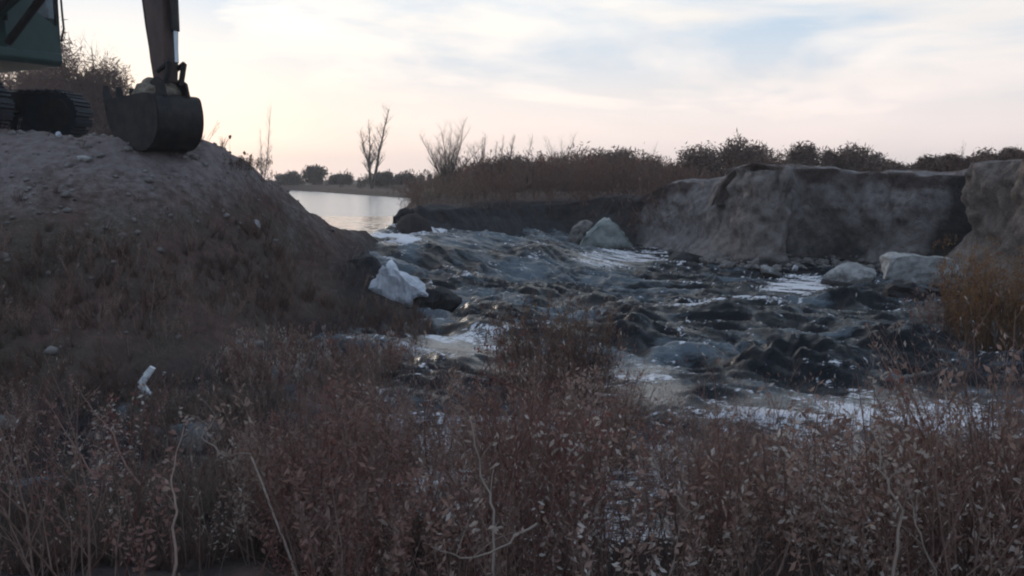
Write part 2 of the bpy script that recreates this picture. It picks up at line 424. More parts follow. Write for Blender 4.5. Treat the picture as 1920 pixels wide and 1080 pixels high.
# soften corners
ker = np.ones(7) / 7
for k in range(4):
    pad = np.pad(L_B[:, k], 3, mode='edge'); L_B[:, k] = np.convolve(pad, ker, 'valid')
T_B = np.gradient(L_B[:, :2], axis=0); T_B /= np.linalg.norm(T_B, axis=1, keepdims=True) + 1e-9
NB = np.stack([-T_B[:, 1], T_B[:, 0]], 1)        # points landward (away from the water)
for k in range(2): NB[:, k] = np.convolve(np.pad(NB[:, k], 15, mode='edge'), np.ones(31) / 31, 'valid')
NB /= np.linalg.norm(NB, axis=1, keepdims=True)
LC = L_B[::6]; TC = T_B[::6]; NC = NB[::6]
def bank_sd(x, y):
    """signed distance to the bank foot (positive = land), and the top height there"""
    sh = np.shape(x); x = np.ravel(x); y = np.ravel(y)
    best = np.full(x.shape, 1e9); sg = np.zeros_like(x); top = np.zeros_like(x)
    for i in range(len(LC)):
        dx = x - LC[i, 0]; dy = y - LC[i, 1]; d2 = dx * dx + dy * dy
        m = d2 < best
        best = np.where(m, d2, best); sg = np.where(m, dx * NC[i, 0] + dy * NC[i, 1], sg); top = np.where(m, LC[i, 3], top)
    return (np.sqrt(best) * np.sign(sg)).reshape(sh), top.reshape(sh)
POND = [(-3.25,21.2),(-3.6,24),(-4.5,33),(-6.4,57),(-13,72),(-24,98),(-60,112),(-130,120),(-130,40),(-40,34),(-15,29),(-8,25.5),(-5.2,22.4),(-4.0,21.2)]
def poly_sd(x, y, poly):
    x = np.asarray(x, float); y = np.asarray(y, float)
    inside = np.zeros(x.shape, bool); best = np.full(x.shape, 1e9)
    n = len(poly)
    for i in range(n):
        x0, y0 = poly[i]; x1, y1 = poly[(i + 1) % n]
        c = ((y0 > y) != (y1 > y)) & (x < (x1 - x0) * (y - y0) / ((y1 - y0) or 1e-9) + x0)
        inside ^= c
        dx, dy = x1 - x0, y1 - y0
        t = np.clip(((x - x0) * dx + (y - y0) * dy) / (dx * dx + dy * dy), 0, 1)
        best = np.minimum(best, np.hypot(x - x0 - t * dx, y - y0 - t * dy))
    return np.where(inside, best, -best)
def ground_z(x, y, detail=True):
    x = np.asarray(x, float); y = np.asarray(y, float)
    near = RG(x, y)
    sdb, top = bank_sd(x, y)
    land = top + 0.10 * sstep(1, 8, sdb) + 0.10 * fbm(x * .35, y * .35, seed=3)
    land = np.where(y > 40, land * (1 - sstep(40, 90, y)) + 0.9 * sstep(40, 90, y), land)
    hi = sstep(.6, 1.2, top)
    t = sstep(0, 1, (sdb - (.15 + .85 * sstep(.45, .72, top) + .45 * hi)) / (.8 + .2 * hi))
    land = land - .30 * (1 - sstep(1.8, 3.2, sdb)) * sstep(.45, .72, top)
    far = 0.45 + 0.25 * fbm(x * .02, y * .02, seed=9)
    left = x < -3.2
    wn = 1 - sstep(27, 36, y)                 # near field weight
    z = near * wn + far * (1 - wn)
    t2 = t * np.where((x > -3.4), 1, 0) * 1.0
    t2 = np.where((y > 24) & (x < -3.0), t * sstep(-7.5, -6.0, x + 0 * y), t2)
    z = z * (1 - t2) + land * t2
    psd = poly_sd(x, y, POND)
    z = np.where(psd > -3, np.minimum(z, z * (1 - sstep(-1.2, 0.5, psd)) + (-0.7) * sstep(-1.2, 0.5, psd)), z)
    # small dark lump of the right-hand levee end, beside the breach
    lx, ly, _ = P(778, 425, d=22.6)
    z = np.maximum(z, -0.9 + 1.32 * np.exp(-(((x - lx) / .75) ** 2 + ((y - ly) / .7) ** 2) ** 1.5))
    bed = sstep(0, .9, x - np.interp(y, [6.2, 8.6, 12, 15, 18, 21], [-1.4, -1.5, -1.25, -1.9, -2.3, -2.2])) * sstep(5.6, 6.8, y) * (1 - sstep(-.1, .5, sdb)) * (y < 34)
    z = z * (1 - bed) + np.minimum(z, -1.30) * bed
    z = z - sstep(900, 2000, y) * 3
    if detail:
        k = np.clip(1.2 - y / 60, 0.1, 1)
        z = z + k * (0.085 * fbm(x * 1.1, y * 1.1, oct=5, seed=21, rough=.55) + 0.07 * (np.abs(fbm(x * .9, y * .9, oct=3, seed=27)) - .35) * (x < -1) + 0.030 * np.abs(fbm(x * 4.5, y * 4.5, oct=3, seed=31)))
    return z

# ---- ground sheet
def axis(lo, hi, step, far, grow=1.12):
    a = list(np.arange(lo, hi, step)); s = step
    while a[-1] < far: s *= grow; a.append(a[-1] + s)
    b = []; s = step; q = lo
    while q > -far: s *= grow; q -= s; b.append(q)
    return np.array(b[::-1] + a)
gx = axis(-12.5, 14, 0.085, 420, 1.15)
gy = axis(2.0, 33, 0.085, 420, 1.06); gy = gy[gy > -8]; gy = np.r_[-40, -20, gy]
GX, GY = np.meshgrid(gx, gy)
GZ = ground_z(GX, GY)
def grid_faces(ny, nx):
    i = np.arange(ny - 1)[:, None] * nx + np.arange(nx - 1)[None]
    i = i.ravel()
    return np.stack([i, i + 1, i + nx + 1, i + nx], 1)
gsd, _ = bank_sd(GX, GY)
hf = GZ
pale = sstep(0.2, 1.9, GZ) * (1 - sstep(-3.6, -2.2, GX))
pale = np.maximum(pale, 0.65 * sstep(0.2, 1.2, gsd) * (GX > 3) * (GY < 32))
pale = np.maximum(pale, 0.40 * sstep(-6, -4, GX) * sstep(13, 16, GY) * (GX < -2.5) * (GZ > -.5))
scrub = sstep(26, 30, GY) * (1 - sstep(70, 120, GY)) * sstep(-7, -5, GX)
scrub = np.maximum(scrub, .8 * sstep(70, 110, GY))
wet = (1 - sstep(-.85, -.55, GZ)) + sstep(14.5, 17, GY) * sstep(-3.6, -2.6, GX) * (1 - sstep(1, 3, gsd)) * (1 - sstep(.5, 1.0, GZ)) * (GX < 3.5)
gpx, gpy = to_px(GX, np.maximum(GY, 1), GZ)
wet = np.maximum(wet, np.exp(-((gpx - 690) / 62) ** 4 - ((gpy - 555) / 105) ** 4) * (GY < 22) * (GY > 8))
wet = np.clip(wet, 0, 1)
me = mesh_np('ground', np.stack([GX, GY, GZ], -1).reshape(-1, 3), grid_faces(len(gy), len(gx)), M_ground,
             attrs=dict(pale=pale.ravel(), scrub=scrub.ravel(), wet=wet.ravel()))
link('ground', me, kind='structure')

# ---- eroded clay bank (lofted face, lip and a strip of top)
ns = len(L_B); nt = 46
tt = np.linspace(0, 1, nt)
face_n = 36
pxs, _py = to_px(L_B[:, 0], L_B[:, 1], np.full(ns, .3))
V = np.zeros((ns, nt, 3)); A_wet_dark = np.zeros((ns, nt)); A_tan = np.zeros((ns, nt)); A_rt = np.zeros((ns, nt))
zb = np.minimum(L_B[:, 2] - .45, -.75); zt = L_B[:, 3] + 0.13 * fbm(S_B * .9, S_B * 0, oct=4, seed=5)
tall = sstep(.5, 1.3, L_B[:, 3])
for j in range(nt):
    if j < face_n:
        t = j / (face_n - 1)
        z = zb + (zt - zb) * t
        lean = 0.75 * (1 - tall) + 0.28 * tall
        off = 0.05 + lean * t ** 1.2
        # talus skirt at the foot
        off = off - 0.45 * (1 - sstep(0.12, .42, np.full(ns, t))) * tall * (0.6 + .6 * vnoise(S_B * 1.1, S_B * 0, seed=8))
        # scoop under the middle part
        wv = 30 * fbm(S_B * .8, S_B * 0 + t * 3, seed=33); sc_ = np.exp(-((pxs + wv - 1565 - 60 * (.4 - t)) / 75) ** 2) * np.exp(-((t - .30) / .24) ** 2)
        off = off + 0.42 * sc_
        off = off + 0.25 * np.exp(-((pxs - 1590) / 115) ** 4) * (1 - t)
        # gully
        gul = np.exp(-((pxs - (1750 - 26 * (1 - t))) / (13 + 18 * t)) ** 2); off = off + 1.3 * gul * sstep(.1, .35, np.full(ns, t))
        n = 0.20 * fbm(S_B * .9, z * .7, oct=3, seed=40) + 0.10 * fbm(S_B * 2.2, z * 1.4, oct=4, seed=41, rough=.6)
        blocky = np.round(2.2 * fbm(S_B * 1.1 + .2 * z, z * .8 + 3, oct=2, seed=44)) / 2.2
        n = n + 0.13 * blocky + .055 * fbm(S_B * 5, z * 5, oct=3, seed=47, rough=.6) + .035 * fbm(S_B * .5, z * 4.5, oct=2, seed=48)
        off = off + n * min(1, .3 + t) * (0.5 + 0.5 * tall)
    else:
        wv = 0
        q = (j - face_n + 1) / (nt - face_n)
        off = off_top + q * (.35 + 2.25 * sstep(790, 930, pxs))
        z = zt + 0.06 * q + 0.10 * fbm(S_B * 2, S_B * 0 + q * 4, oct=3, seed=50) - (1.0 * q ** 6)
        t = 1
    if j == face_n - 1: off_top = off.copy()
    V[:, j, 0] = L_B[:, 0] + NB[:, 0] * off; V[:, j, 1] = L_B[:, 1] + NB[:, 1] * off; V[:, j, 2] = z
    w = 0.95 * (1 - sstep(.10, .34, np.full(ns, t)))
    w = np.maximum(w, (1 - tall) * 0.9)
    w = np.maximum(w, .62 * np.exp(-((pxs + wv - 1560) / 85) ** 2) * np.exp(-((t - .28) / .26) ** 2))  # darker patch inside the scoop
    A_wet_dark[:, j] = np.maximum(w * (1 - .75 * sstep(1690, 1760, pxs)), 1.3 * gul * sstep(.08, .2, t) if j < face_n else 0); A_tan[:, j] = np.maximum(.8 * sstep(1735, 1765, pxs), .35 * np.exp(-((pxs - 1400) / 80) ** 4)); A_rt[:, j] = .62 * sstep(.66, .95, t) * (1 - .55 * sstep(1300, 1340, pxs) * (1 - sstep(1490, 1520, pxs))) * (1 - .6 * sstep(1740, 1770, pxs)) + .35 * (1 - tall)  # gully inside darkened too: its shade is painted into the colour
A_rt[:, face_n:] = .45
A_rt *= (1 - .9 * np.exp(-((pxs - 1318) / 45) ** 4))[:, None]
A_wet_dark = np.where((np.abs(pxs - 1318) < 40)[:, None], A_wet_dark * .5, A_wet_dark)
me = mesh_np('eroded_bank', V.reshape(-1, 3), grid_faces(ns, nt), M_clay, attrs=dict(wet=A_wet_dark.ravel(), tan=A_tan.ravel(), roots=A_rt.ravel()))
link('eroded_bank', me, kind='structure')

# ---- flood water
W = [(-2.85,20.7,-.02),(-2.5,19.7,-.18),(-2.15,18.4,-.5),(-1.6,15.5,-.85),(-2.0,21.2,.0),(-1.2,21.4,-.12),(0,22.4,-.32),(0,25,-.4),(-1.5,23.5,-.12),(-2.3,22.6,-.02),(3,24,-.8),(3.4,27.5,-.85),(1.5,27.5,-.6),(0,28,-.35),(0,18.5,-.72),(2,20,-.82),
     (-1,13,-.9),(4,14,-.9),(8,14,-.9),(0,9,-.9),(6,9,-.9),(10,10,-.9),(8,18,-.9),(-4,8,-.9),(12,16,-.9),(-2,11,-.9),(3,5,-.9),(-4,5,-.9),(10,5,-.9),(-10,5,-.9),(-10,9,-.9),
     (-5,22,0),(-4,24,0),(-3.6,28,0),(-8,24,0),(-4,34,0),(-10,34,0),(-3.6,22,-.01),(-4.6,20,-.1),(8,30,-.9),(14,30,-.9)]
RW = RBF(W, 0.45)
wx = np.arange(-7.5, 15, 0.05); wy = np.arange(4.2, 31, 0.05)
WX, WY = np.meshgrid(wx, wy)
WL = RW(WX, WY)
WL = np.where(WX < -3.6, np.where(WY > 19, np.minimum(WL, 0.0), WL), WL)
WL = np.clip(WL, -.93, 0.02)
PX, PY = to_px(WX, WY, WL)
def ell(px, py, rx, ry, e=2): return np.exp(-((((PX - px) / rx) ** 2 + ((PY - py) / ry) ** 2) ** (e / 2)))
calm = np.zeros_like(WX)
for a in [(1170,484,105,15,4),(1500,538,85,20,4),(860,648,120,22,4),(1190,692,75,22,4),(1230,740,80,30,4),(1640,760,330,38,4),(1850,655,110,22,4),(1620,588,70,10,4),(1000,690,120,20,4)]:
    calm = np.maximum(calm, ell(*a))
calm = np.maximum(calm, sstep(790, 850, PY) * .9)
pondm = sstep(-2.5, -3.4, WX) * 0 + (1 - sstep(-3.6, -2.9, WX)) * sstep(19.5, 20.8, WY)
calm = np.maximum(calm, pondm)
amp = (1 - calm) * sstep(4, 9, WY) + 0.05
near_breach = np.exp(-(((WX + 2.4) ** 2 + (WY - 20.2) ** 2) / 1.6 ** 2))
amp = amp * (1 - .7 * near_breach)
# ragged chop drawn out along the current, which runs from the breach to the right
u = (WX + 2.5) * .8 - (WY - 20) * .6; v = (WX + 2.5) * .6 + (WY - 20) * .8
wrp = .5 * fbm(WX * .5, WY * .5, oct=2, seed=60)
big = fbm(u * .75 + wrp, v * 1.15 + wrp, oct=3, seed=61)
mid = 1 - np.abs(fbm(u * 1.3, v * 3.2 + wrp * 2, oct=3, seed=62))
fine = fbm(WX * 6, WY * 8, oct=3, seed=63)
fine2 = 1 - np.abs(fbm(u * 2.8, v * 8.0 + wrp, oct=3, seed=64))
H = amp * (0.12 * big + 0.13 * (mid - .6) + 0.022 * (fine2 - .6) + 0.006 * fine)
hump = np.zeros_like(WX)
for px, py, rx, ry, h in [(1520,690,105,22,.36),(1700,650,95,20,.32),(795,474,60,14,.16),(1000,480,60,9,.10),(1170,600,55,14,.16),(1180,640,60,12,.18),(1600,572,60,9,.14),(1050,545,80,9,.10),(930,590,75,13,.16),(1380,590,70,10,.12),(900,620,50,10,.12),(1400,690,60,12,.14),(1330,560,60,7,.1),(1790,710,60,10,.1)]:
    e = ell(px, py, rx, ry, 2.5); hump = np.maximum(hump, e); H = H + h * e * (1 + .25 * fine)
H = H + calm * 0.004 * fbm(WX * 3, WY * 5, oct=2, seed=65)
WZ = WL + H
foam = .10 + .62 * fbm(u * .8, v * 1.6 + wrp, oct=4, seed=66) - .75 * hump + .28 * (1 - sstep(.1, .5, np.abs(mid - .7)))
foam = foam - calm * .25
for a in [(930,450,120,22,2),(1000,500,110,20,2),(770,470,26,26,2),(850,450,45,18,2),(1100,520,90,14,2),(810,590,38,34,3)]:
    foam = np.maximum(foam, (.95 + .35 * fbm(u * 1.5, v * 2.5, seed=70)) * ell(*a))
foam = foam * (1 - .8 * pondm)
froth_glint = -.02 + .34 * (fine2 > .95) + .30 * (mid > .96) + .28 * fbm(u * 2.2, v * 4.5, oct=3, seed=71) * (1 - calm)
for a, k in [((1170,482,105,17,3),.62),((1500,536,85,21,3),.75),((1330,580,70,14,2),.4),((1900,665,110,12,2),.45),((1640,760,340,42,3),.42),((860,648,125,25,3),.48),((1190,700,80,32,3),.42),((738,443,50,9,3),1.3),((800,430,55,6,2),.9),((758,466,15,24,3),.55),((1000,485,30,6,2),.3),((1660,580,50,6,2),.5)]:
    froth_glint = froth_glint + (k + .04) * ell(*a) * (.9 + .5 * fbm(u * 2, v * 4, oct=3, seed=74))  # white water at the breach; on calm patches also painted sky reflection
froth_glint = froth_glint + (.30 + .25 * fbm(WX * 1.5, WY * 2.5, oct=3, seed=73)) * sstep(740, 800, PY) * (.25 + .75 * sstep(520, 720, PX)) + .14 * sstep(740, 800, PY) * sstep(520, 720, PX) + .4 * ell(150, 940, 150, 40, 2) - .25 * hump  # near shallows paled to paint sky glints between the weeds
froth_glint = froth_glint + .45 * sstep(.09, .20, H / np.maximum(amp, .2) * 1.0) * (1 - calm) * (1 - hump) * (.5 + .8 * fbm(u * 3, v * 6, oct=3, seed=75))
froth_glint = froth_glint * (1 - pondm * (1 - sstep(424, 434, PY)))
chop = .15 + .85 * (1 - calm)
chop = chop * (1 - .9 * pondm)
me = mesh_np('flood_water', np.stack([WX, WY, WZ], -1).reshape(-1, 3), grid_faces(len(wy), len(wx)), M_water,
             attrs=dict(foam=np.clip(foam, 0, 1).ravel(), froth_glint=np.clip(froth_glint, 0, 1).ravel(), chop=chop.ravel()))
link('flood_water', me, kind='structure')
m = MB(); xs = [-200, -60, -8, 4]; ys = [30.9, 60, 130]
vs = [(x, y, -0.004) for y in ys for x in xs] + [(-200, 20, -.004), (-7.4, 20, -.004), (-7.4, 30.9, -.004), (-200, 30.9, -.004)]
fs = [(r * 4 + c, r * 4 + c + 1, r * 4 + c + 5, r * 4 + c + 4) for r in range(2) for c in range(3)] + [(12, 13, 14, 15)]
m.add(vs, fs); link('pond', m.mesh('pond', M_pond), kind='structure')

# ================================================================== plants
def branchy(mb, base, h, lean=(0, 0), r0=.012, nseg=6, nb=9, blen=.45, up=.9, sub=3, k=3, rnd=random, wob=.05, start=.25, leaf=0, leafsize=.02, twiglen=.12):
    p = Vector(base); d = Vector((lean[0], lean[1], 1)).normalized(); pts = [p.copy()]; 
    for i in range(nseg):
        d = (d + Vector((rnd.gauss(0, wob), rnd.gauss(0, wob), 0))).normalized(); p = p + d * h / nseg; pts.append(p.copy())
    mb.tube(pts, [r0 * (1 - .8 * i / nseg) for i in range(nseg + 1)], k, False)
    tips = []
    for b in range(nb):
        f = start + (1 - start) * (b + rnd.random() * .8) / nb
        i = min(int(f * nseg), nseg - 1); q = pts[i].lerp(pts[i + 1], f * nseg - i)
        a = rnd.random() * 6.283
        bd = Vector((math.cos(a), math.sin(a), up * (.6 + .8 * rnd.random()))).normalized()
        L = h * blen * (1.1 - .75 * f) * (.6 + .7 * rnd.random()); pp = q.copy(); bp = [pp.copy()]
        for s in range(3):
            bd = (bd + Vector((rnd.gauss(0, .12), rnd.gauss(0, .12), .15))).normalized(); pp = pp + bd * L / 3; bp.append(pp.copy())
        rb = r0 * (1 - .75 * f) * .55
        mb.tube(bp, [rb, rb * .75, rb * .5, rb * .22], 3 if k > 3 else k, False)
        tips += bp[1:]
        for s in range(sub):
            j = rnd.choice((1, 2, 3)); q2 = bp[j]
            td = (bd + Vector((rnd.gauss(0, .7), rnd.gauss(0, .7), rnd.gauss(.2, .4)))).normalized()
            e = q2 + td * twiglen * (.5 + rnd.random()); mb.tube([q2, q2.lerp(e, .5) + Vector((0, 0, .01)), e], [rb * .4, rb * .3, rb * .1], 3, False); tips.append(e); tips.append(q2.lerp(e, .5))
    mb.leaf0 = mb.n
    for i in range(leaf if tips else 0):
        c = rnd.choice(tips); s = leafsize * (.5 + rnd.random())
        o = Vector((rnd.gauss(0, s), rnd.gauss(0, s), rnd.gauss(0, s)))
        a = Vector((rnd.gauss(0, .45), rnd.gauss(0, .45), rnd.choice((-1, 1)))).normalized(); b2 = a.cross(Vector((rnd.gauss(0, 1), rnd.gauss(0, 1), .1))).normalized()
        w = s * (.20 + .15 * rnd.random()); o = o * .5; bend = b2.cross(a) * s * .3
        mb.add([c + o, c + o + a * s + b2 * w + bend, c + o + a * s * 2.1, c + o + a * s - b2 * w + bend], [(0, 1, 2, 3)])
    return pts
def scatter(protos, xy, z, scl, yaw, tint, tilt=.12, palep=None):
    Vs, Fs, Ts = [], [], []; n = 0
    for i in range(len(xy)):
        pr = protos[RNG.integers(len(protos))]; v, f = pr[0], pr[1]
        c, s = math.cos(yaw[i]), math.sin(yaw[i]); tx, ty = RNG.normal(0, tilt, 2)
        w = v * scl[i]
        x = w[:, 0] * c - w[:, 1] * s + w[:, 2] * tx; y = w[:, 0] * s + w[:, 1] * c + w[:, 2] * ty
        Vs.append(np.stack([x + xy[i][0], y + xy[i][1], w[:, 2] + z[i]], 1)); Fs.append(f + n); n += len(v)
        tv = np.full(len(v), tint[i])
        if palep is not None:
            nl = (len(v) - pr[2]) // 4
            tv[pr[2]:pr[2] + nl * 4] = np.repeat(np.where(RNG.random(nl) < palep[i], RNG.uniform(.86, 1.0, nl), tint[i]), 4)
        Ts.append(tv)
    return np.concatenate(Vs), np.concatenate(Fs), np.concatenate(Ts)
def proto(fn, n):
    out = []
    for i in range(n):
        mb = MB(); fn(mb, random.Random(100 + i)); out.append(mb.arrays() + (getattr(mb, 'leaf0', 0),))
    return out
def stuff(name, protos, xy, z, scl, tint, mat, tilt=.12, palep=None, **props):
    yaw = RNG.uniform(0, 6.28, len(xy))
    v, f, t = scatter(protos, xy, z, scl, yaw, tint, tilt, palep)
    me = mesh_np(name, v, f, mat, smooth=False, attrs=dict(tint=t))
    return link(name, me, kind='stuff', **props)

weeds = proto(lambda mb, r: branchy(mb, (0, 0, 0), 1.0, (r.gauss(0, .12), r.gauss(0, .12)), .0065, 6, 9, .42, 1.1, 5, 3, r, .09, .22, leaf=38, leafsize=.0085, twiglen=.10), 9)
def dock(mb, r):
    # upright stem with dense seed spikes
    tips = []
    for k in range(r.choice((2, 3, 4))):
        pts = branchy(mb, (r.gauss(0, .05), r.gauss(0, .05), 0), r.uniform(.7, 1.0), (r.gauss(0, .16), r.gauss(0, .16)), .005, 6, 0, wob=.07, rnd=r)
        tips.append(pts)
    mb.leaf0 = mb.n
    for pts in tips:
        for i in range(44):
            f = r.uniform(.35, 1.0) * 5.99; j = int(f); p = pts[j].lerp(pts[j + 1], f - j)
            a = r.random() * 6.28; d = Vector((math.cos(a) * .6, math.sin(a) * .6, r.uniform(-.9, .9))).normalized(); q = r.uniform(.008, .024)
            b2 = d.orthogonal().normalized() * q * .42; p = p + Vector((math.cos(a), math.sin(a), 0)) * r.random() * .025
            mb.add([p, p + d * q + b2, p + d * q * 2, p + d * q - b2], [(0, 1, 2, 3)])
weeds += proto(dock, 8)
# --- the thicket in the shallows
n = 5200
ys = 3.2 + (8.6 - 3.2) * RNG.random(n) ** .8
xs = RNG.uniform(-.62, .64, n) * ys * 1.0
pxw, pyw = to_px(xs, ys, np.full(n, -.9))
dens = .16 + .84 * sstep(330, 620, pxw)
dens *= 1 - .40 * sstep(6.8, 8.6, ys)
dens *= np.clip(.52 + 1.9 * fbm(xs * 2.6, ys * 1.0, oct=2, seed=80) - .22 * sstep(1100, 1500, pxw) * sstep(4.2, 5.2, ys) + .9 * (1 - sstep(4.5, 5.5, ys)), .14, 1)
dens *= 1 - .75 * sstep(1150, 1300, pxw) * sstep(6.2, 7.2, ys)
# stay off the levee slope above the water
gz = ground_z(xs, ys, False)
keep = (RNG.random(n) < dens) & (gz < -.35)
xs, ys, gz = xs[keep], ys[keep], gz[keep]
topz = 1.3 - (np.interp(ys, [2.3, 3.5, 5, 6.5, 8.6], [515, 455, 412, 395, 385])) / F * ys
hh = np.clip(topz - gz, .30, 1.4) * RNG.uniform(.5, 1.18, len(xs)) * (1 + .25 * fbm(xs * 1.2, ys * 1.2, seed=81))
stuff('dry_weeds', weeds, np.stack([xs, ys], 1), gz, hh * (1 - .30 * sstep(1100, 1350, to_px(xs, ys, gz)[0]) * sstep(4.6, 5.6, ys)), np.clip(.40 + .30 * fbm(xs * .7, ys * .7, seed=82) + RNG.normal(0, .15, len(xs)), 0, .8), M_weed,
      palep=np.clip(-.04 + .45 * np.clip(fbm(xs * 1.1, ys * 1.1, oct=2, seed=84), 0, 1) + .07 * (xs > .3), 0, .35),
      label='dense thicket of dry reddish brown weeds standing in the shallow flood water')

# --- dead grass on the levee face
def tuft(mb, r):
    for i in range(16):
        a = r.random() * 6.28; l = .5 + r.random() * .5; o = .05 * r.random()
        d = Vector((math.cos(a), math.sin(a), 0)); w = Vector((-d.y, d.x, 0)) * .010
        p0 = d * o; p1 = p0 + d * l * .22 + Vector((0, 0, l * .6)); p2 = p0 + d * l * (.4 + .3 * r.random()) + Vector((0, 0, l * (.8 + .2 * r.random())))
        mb.add([p0 - w, p0 + w, p1 + w * .7, p1 - w * .7, p2], [(0, 1, 2, 3), (3, 2, 4)])
tufts = proto(tuft, 8)
n = 9000
ys = RNG.uniform(4.5, 15.5, n); xs = RNG.uniform(-.64, -.05, n) * ys
gz = ground_z(xs, ys, True)
cl = fbm(xs * .6, ys * .6, oct=3, seed=90)
px_, py_ = to_px(xs, ys, gz)
dn = np.clip(.30 + .7 * cl, 0, 1) * (1 - .93 * sstep(.3, 1.0, gz)) * (gz > -.93)
keep = RNG.random(n) < dn
xs, ys, gz = xs[keep], ys[keep], gz[keep]
stuff('dead_grass', tufts, np.stack([xs, ys], 1), gz - .02, RNG.uniform(.10, .34, len(xs)), np.clip(.4 + .5 * fbm(xs * .5, ys * .5, seed=92) + RNG.normal(0, .1, len(xs)), 0, 1), M_grass, .25,
      label='patchy dead grass and creepers covering the lower levee slope')
n = 9000
ys = RNG.uniform(6.0, 15.5, n); xs = RNG.uniform(-.64, -.08, n) * ys
gz = ground_z(xs, ys, True); cl = fbm(xs * .7 + 9, ys * .7, oct=3, seed=97)
keep = (RNG.random(n) < np.clip(.45 + 1.0 * cl, .05, 1) * (1 - .97 * sstep(.35, 1.3, gz))) & (gz > -.9)
xs, ys, gz = xs[keep], ys[keep], gz[keep]
stuff('slope_brush', weeds, np.stack([xs, ys], 1), gz - .02, RNG.uniform(.12, .42, len(xs)), np.clip(.25 + .3 * fbm(xs * .5, ys * .5, seed=98) + RNG.normal(0, .1, len(xs)), 0, .7), M_weed, .3,
      label='low maroon brown dead brush over the lower levee slope')
# --- low brush over the marsh behind the dark bank
brush = proto(lambda mb, r: branchy(mb, (0, 0, 0), 1.0, (r.gauss(0, .1), r.gauss(0, .1)), .012, 4, 9, .55, .9, 3, 3, r, .1, .05, leaf=46, leafsize=.05, twiglen=.2), 8)
n = 2600
ys = 27 + 45 * RNG.random(n) ** 1.3; xs = RNG.uniform(-.16, .62, n) * ys
sdb, _ = bank_sd(xs, ys); psd = poly_sd(xs, ys, POND)
pxb, _p = to_px(xs, ys, np.full(n, .5))
keep = (sdb > .5) & (psd < -.6) & (RNG.random(n) < np.where(pxb < 1330, 1.0, .6)) & (ys > 22)
xs, ys = xs[keep], ys[keep]; gz = ground_z(xs, ys, False); pxb, _p = to_px(xs, ys, gz)
want = np.interp(pxb, [700, 780, 850, 900, 1100, 1250, 1290, 1340, 1900], [345, 338, 318, 302, 294, 302, 312, 322, 318])
hh = np.clip((335 - want) / F * ys + CAMZ - gz, .35, 2.6) * RNG.uniform(.45, 1.0, len(xs))
hh = np.where(ys < 31, hh * .8, hh)
stuff('marsh_brush', brush, np.stack([xs, ys], 1), gz - .03, hh, np.clip(.4 + .4 * fbm(xs * .2, ys * .2, seed=95) + RNG.normal(0, .12, len(xs)), 0, 1), M_brush,
      label='reddish brown brush covering the marsh behind the dark bank')

n = 700
ii = RNG.integers(0, len(L_B), n); o_ = RNG.uniform(.15, 2.4, n)
xs = L_B[ii, 0] + NB[ii, 0] * o_; ys = L_B[ii, 1] + NB[ii, 1] * o_; pe = to_px(xs, ys, 1.3)[0]
k = (pe > 1270) & (RNG.random(n) < np.clip(.5 + .9 * fbm(xs * .8, ys * .8, seed=99), .05, 1)); xs, ys, ii = xs[k], ys[k], ii[k]
stuff('edge_brush', brush, np.stack([xs, ys], 1), np.maximum(ground_z(xs, ys, False), L_B[ii, 3]) - .08, RNG.uniform(.12, .42, len(xs)), RNG.random(len(xs)), M_brush, .4, label='dead brown plants fringing the top edge of the clay bank')
# --- far shore vegetation belt
far = proto(lambda mb, r: branchy(mb, (0, 0, 0), 1.0, (r.gauss(0, .1), 0), .02, 3, 10, .6, .7, 1, 3, r, .1, .05, leaf=110, leafsize=.11, twiglen=.2), 6)
n = 900
xs = RNG.uniform(-150, 90, n); t = RNG.random(n)
ys = np.interp(xs, [-150, -60, -24, -13, -6, 20, 90], [124, 116, 101, 78, 72, 90, 110]) + 2 + 26 * t ** 2
gz = ground_z(xs, ys, False); 
hh = RNG.uniform(.5, 1.4, n)
stuff('shore_undergrowth', far, np.stack([xs, ys], 1), gz - .1, hh, RNG.random(n), M_olive, label='low dark undergrowth along the far shore of the pond')

# ---- bushes that can be told apart
def leaf_cloud(seed, rx, rz, n, s, lobes=6, asp=.6):
    r = np.random.default_rng(seed)
    cs = np.stack([r.uniform(-.6, .6, lobes) * rx, r.uniform(-.6, .6, lobes) * rx, r.uniform(.35, .78, lobes) * rz], 1); cs[0] = (0, 0, rz * .5)
    rad = r.uniform(.38, .62, lobes) * min(rx, rz * .8)
    k = r.integers(0, lobes, n); d = r.normal(size=(n, 3)); d /= np.linalg.norm(d, axis=1, keepdims=True)
    rr = rad[k] * (r.random(n) ** .45) * (1 + .25 * (r.random(n) ** 4) * 2)
    c = cs[k] + d * rr[:, None]; c[:, 2] = np.abs(c[:, 2])
    a = r.normal(size=(n, 3)); a /= np.linalg.norm(a, axis=1, keepdims=True); b = np.cross(a, r.normal(size=(n, 3))); b /= np.linalg.norm(b, axis=1, keepdims=True)
    sz = (s * r.uniform(.5, 1.4, n))[:, None]
    v = np.stack([c - a * sz, c + b * sz * asp, c + a * sz, c - b * sz * asp], 1).reshape(-1, 3)
    return v, np.arange(4 * n).reshape(n, 4)
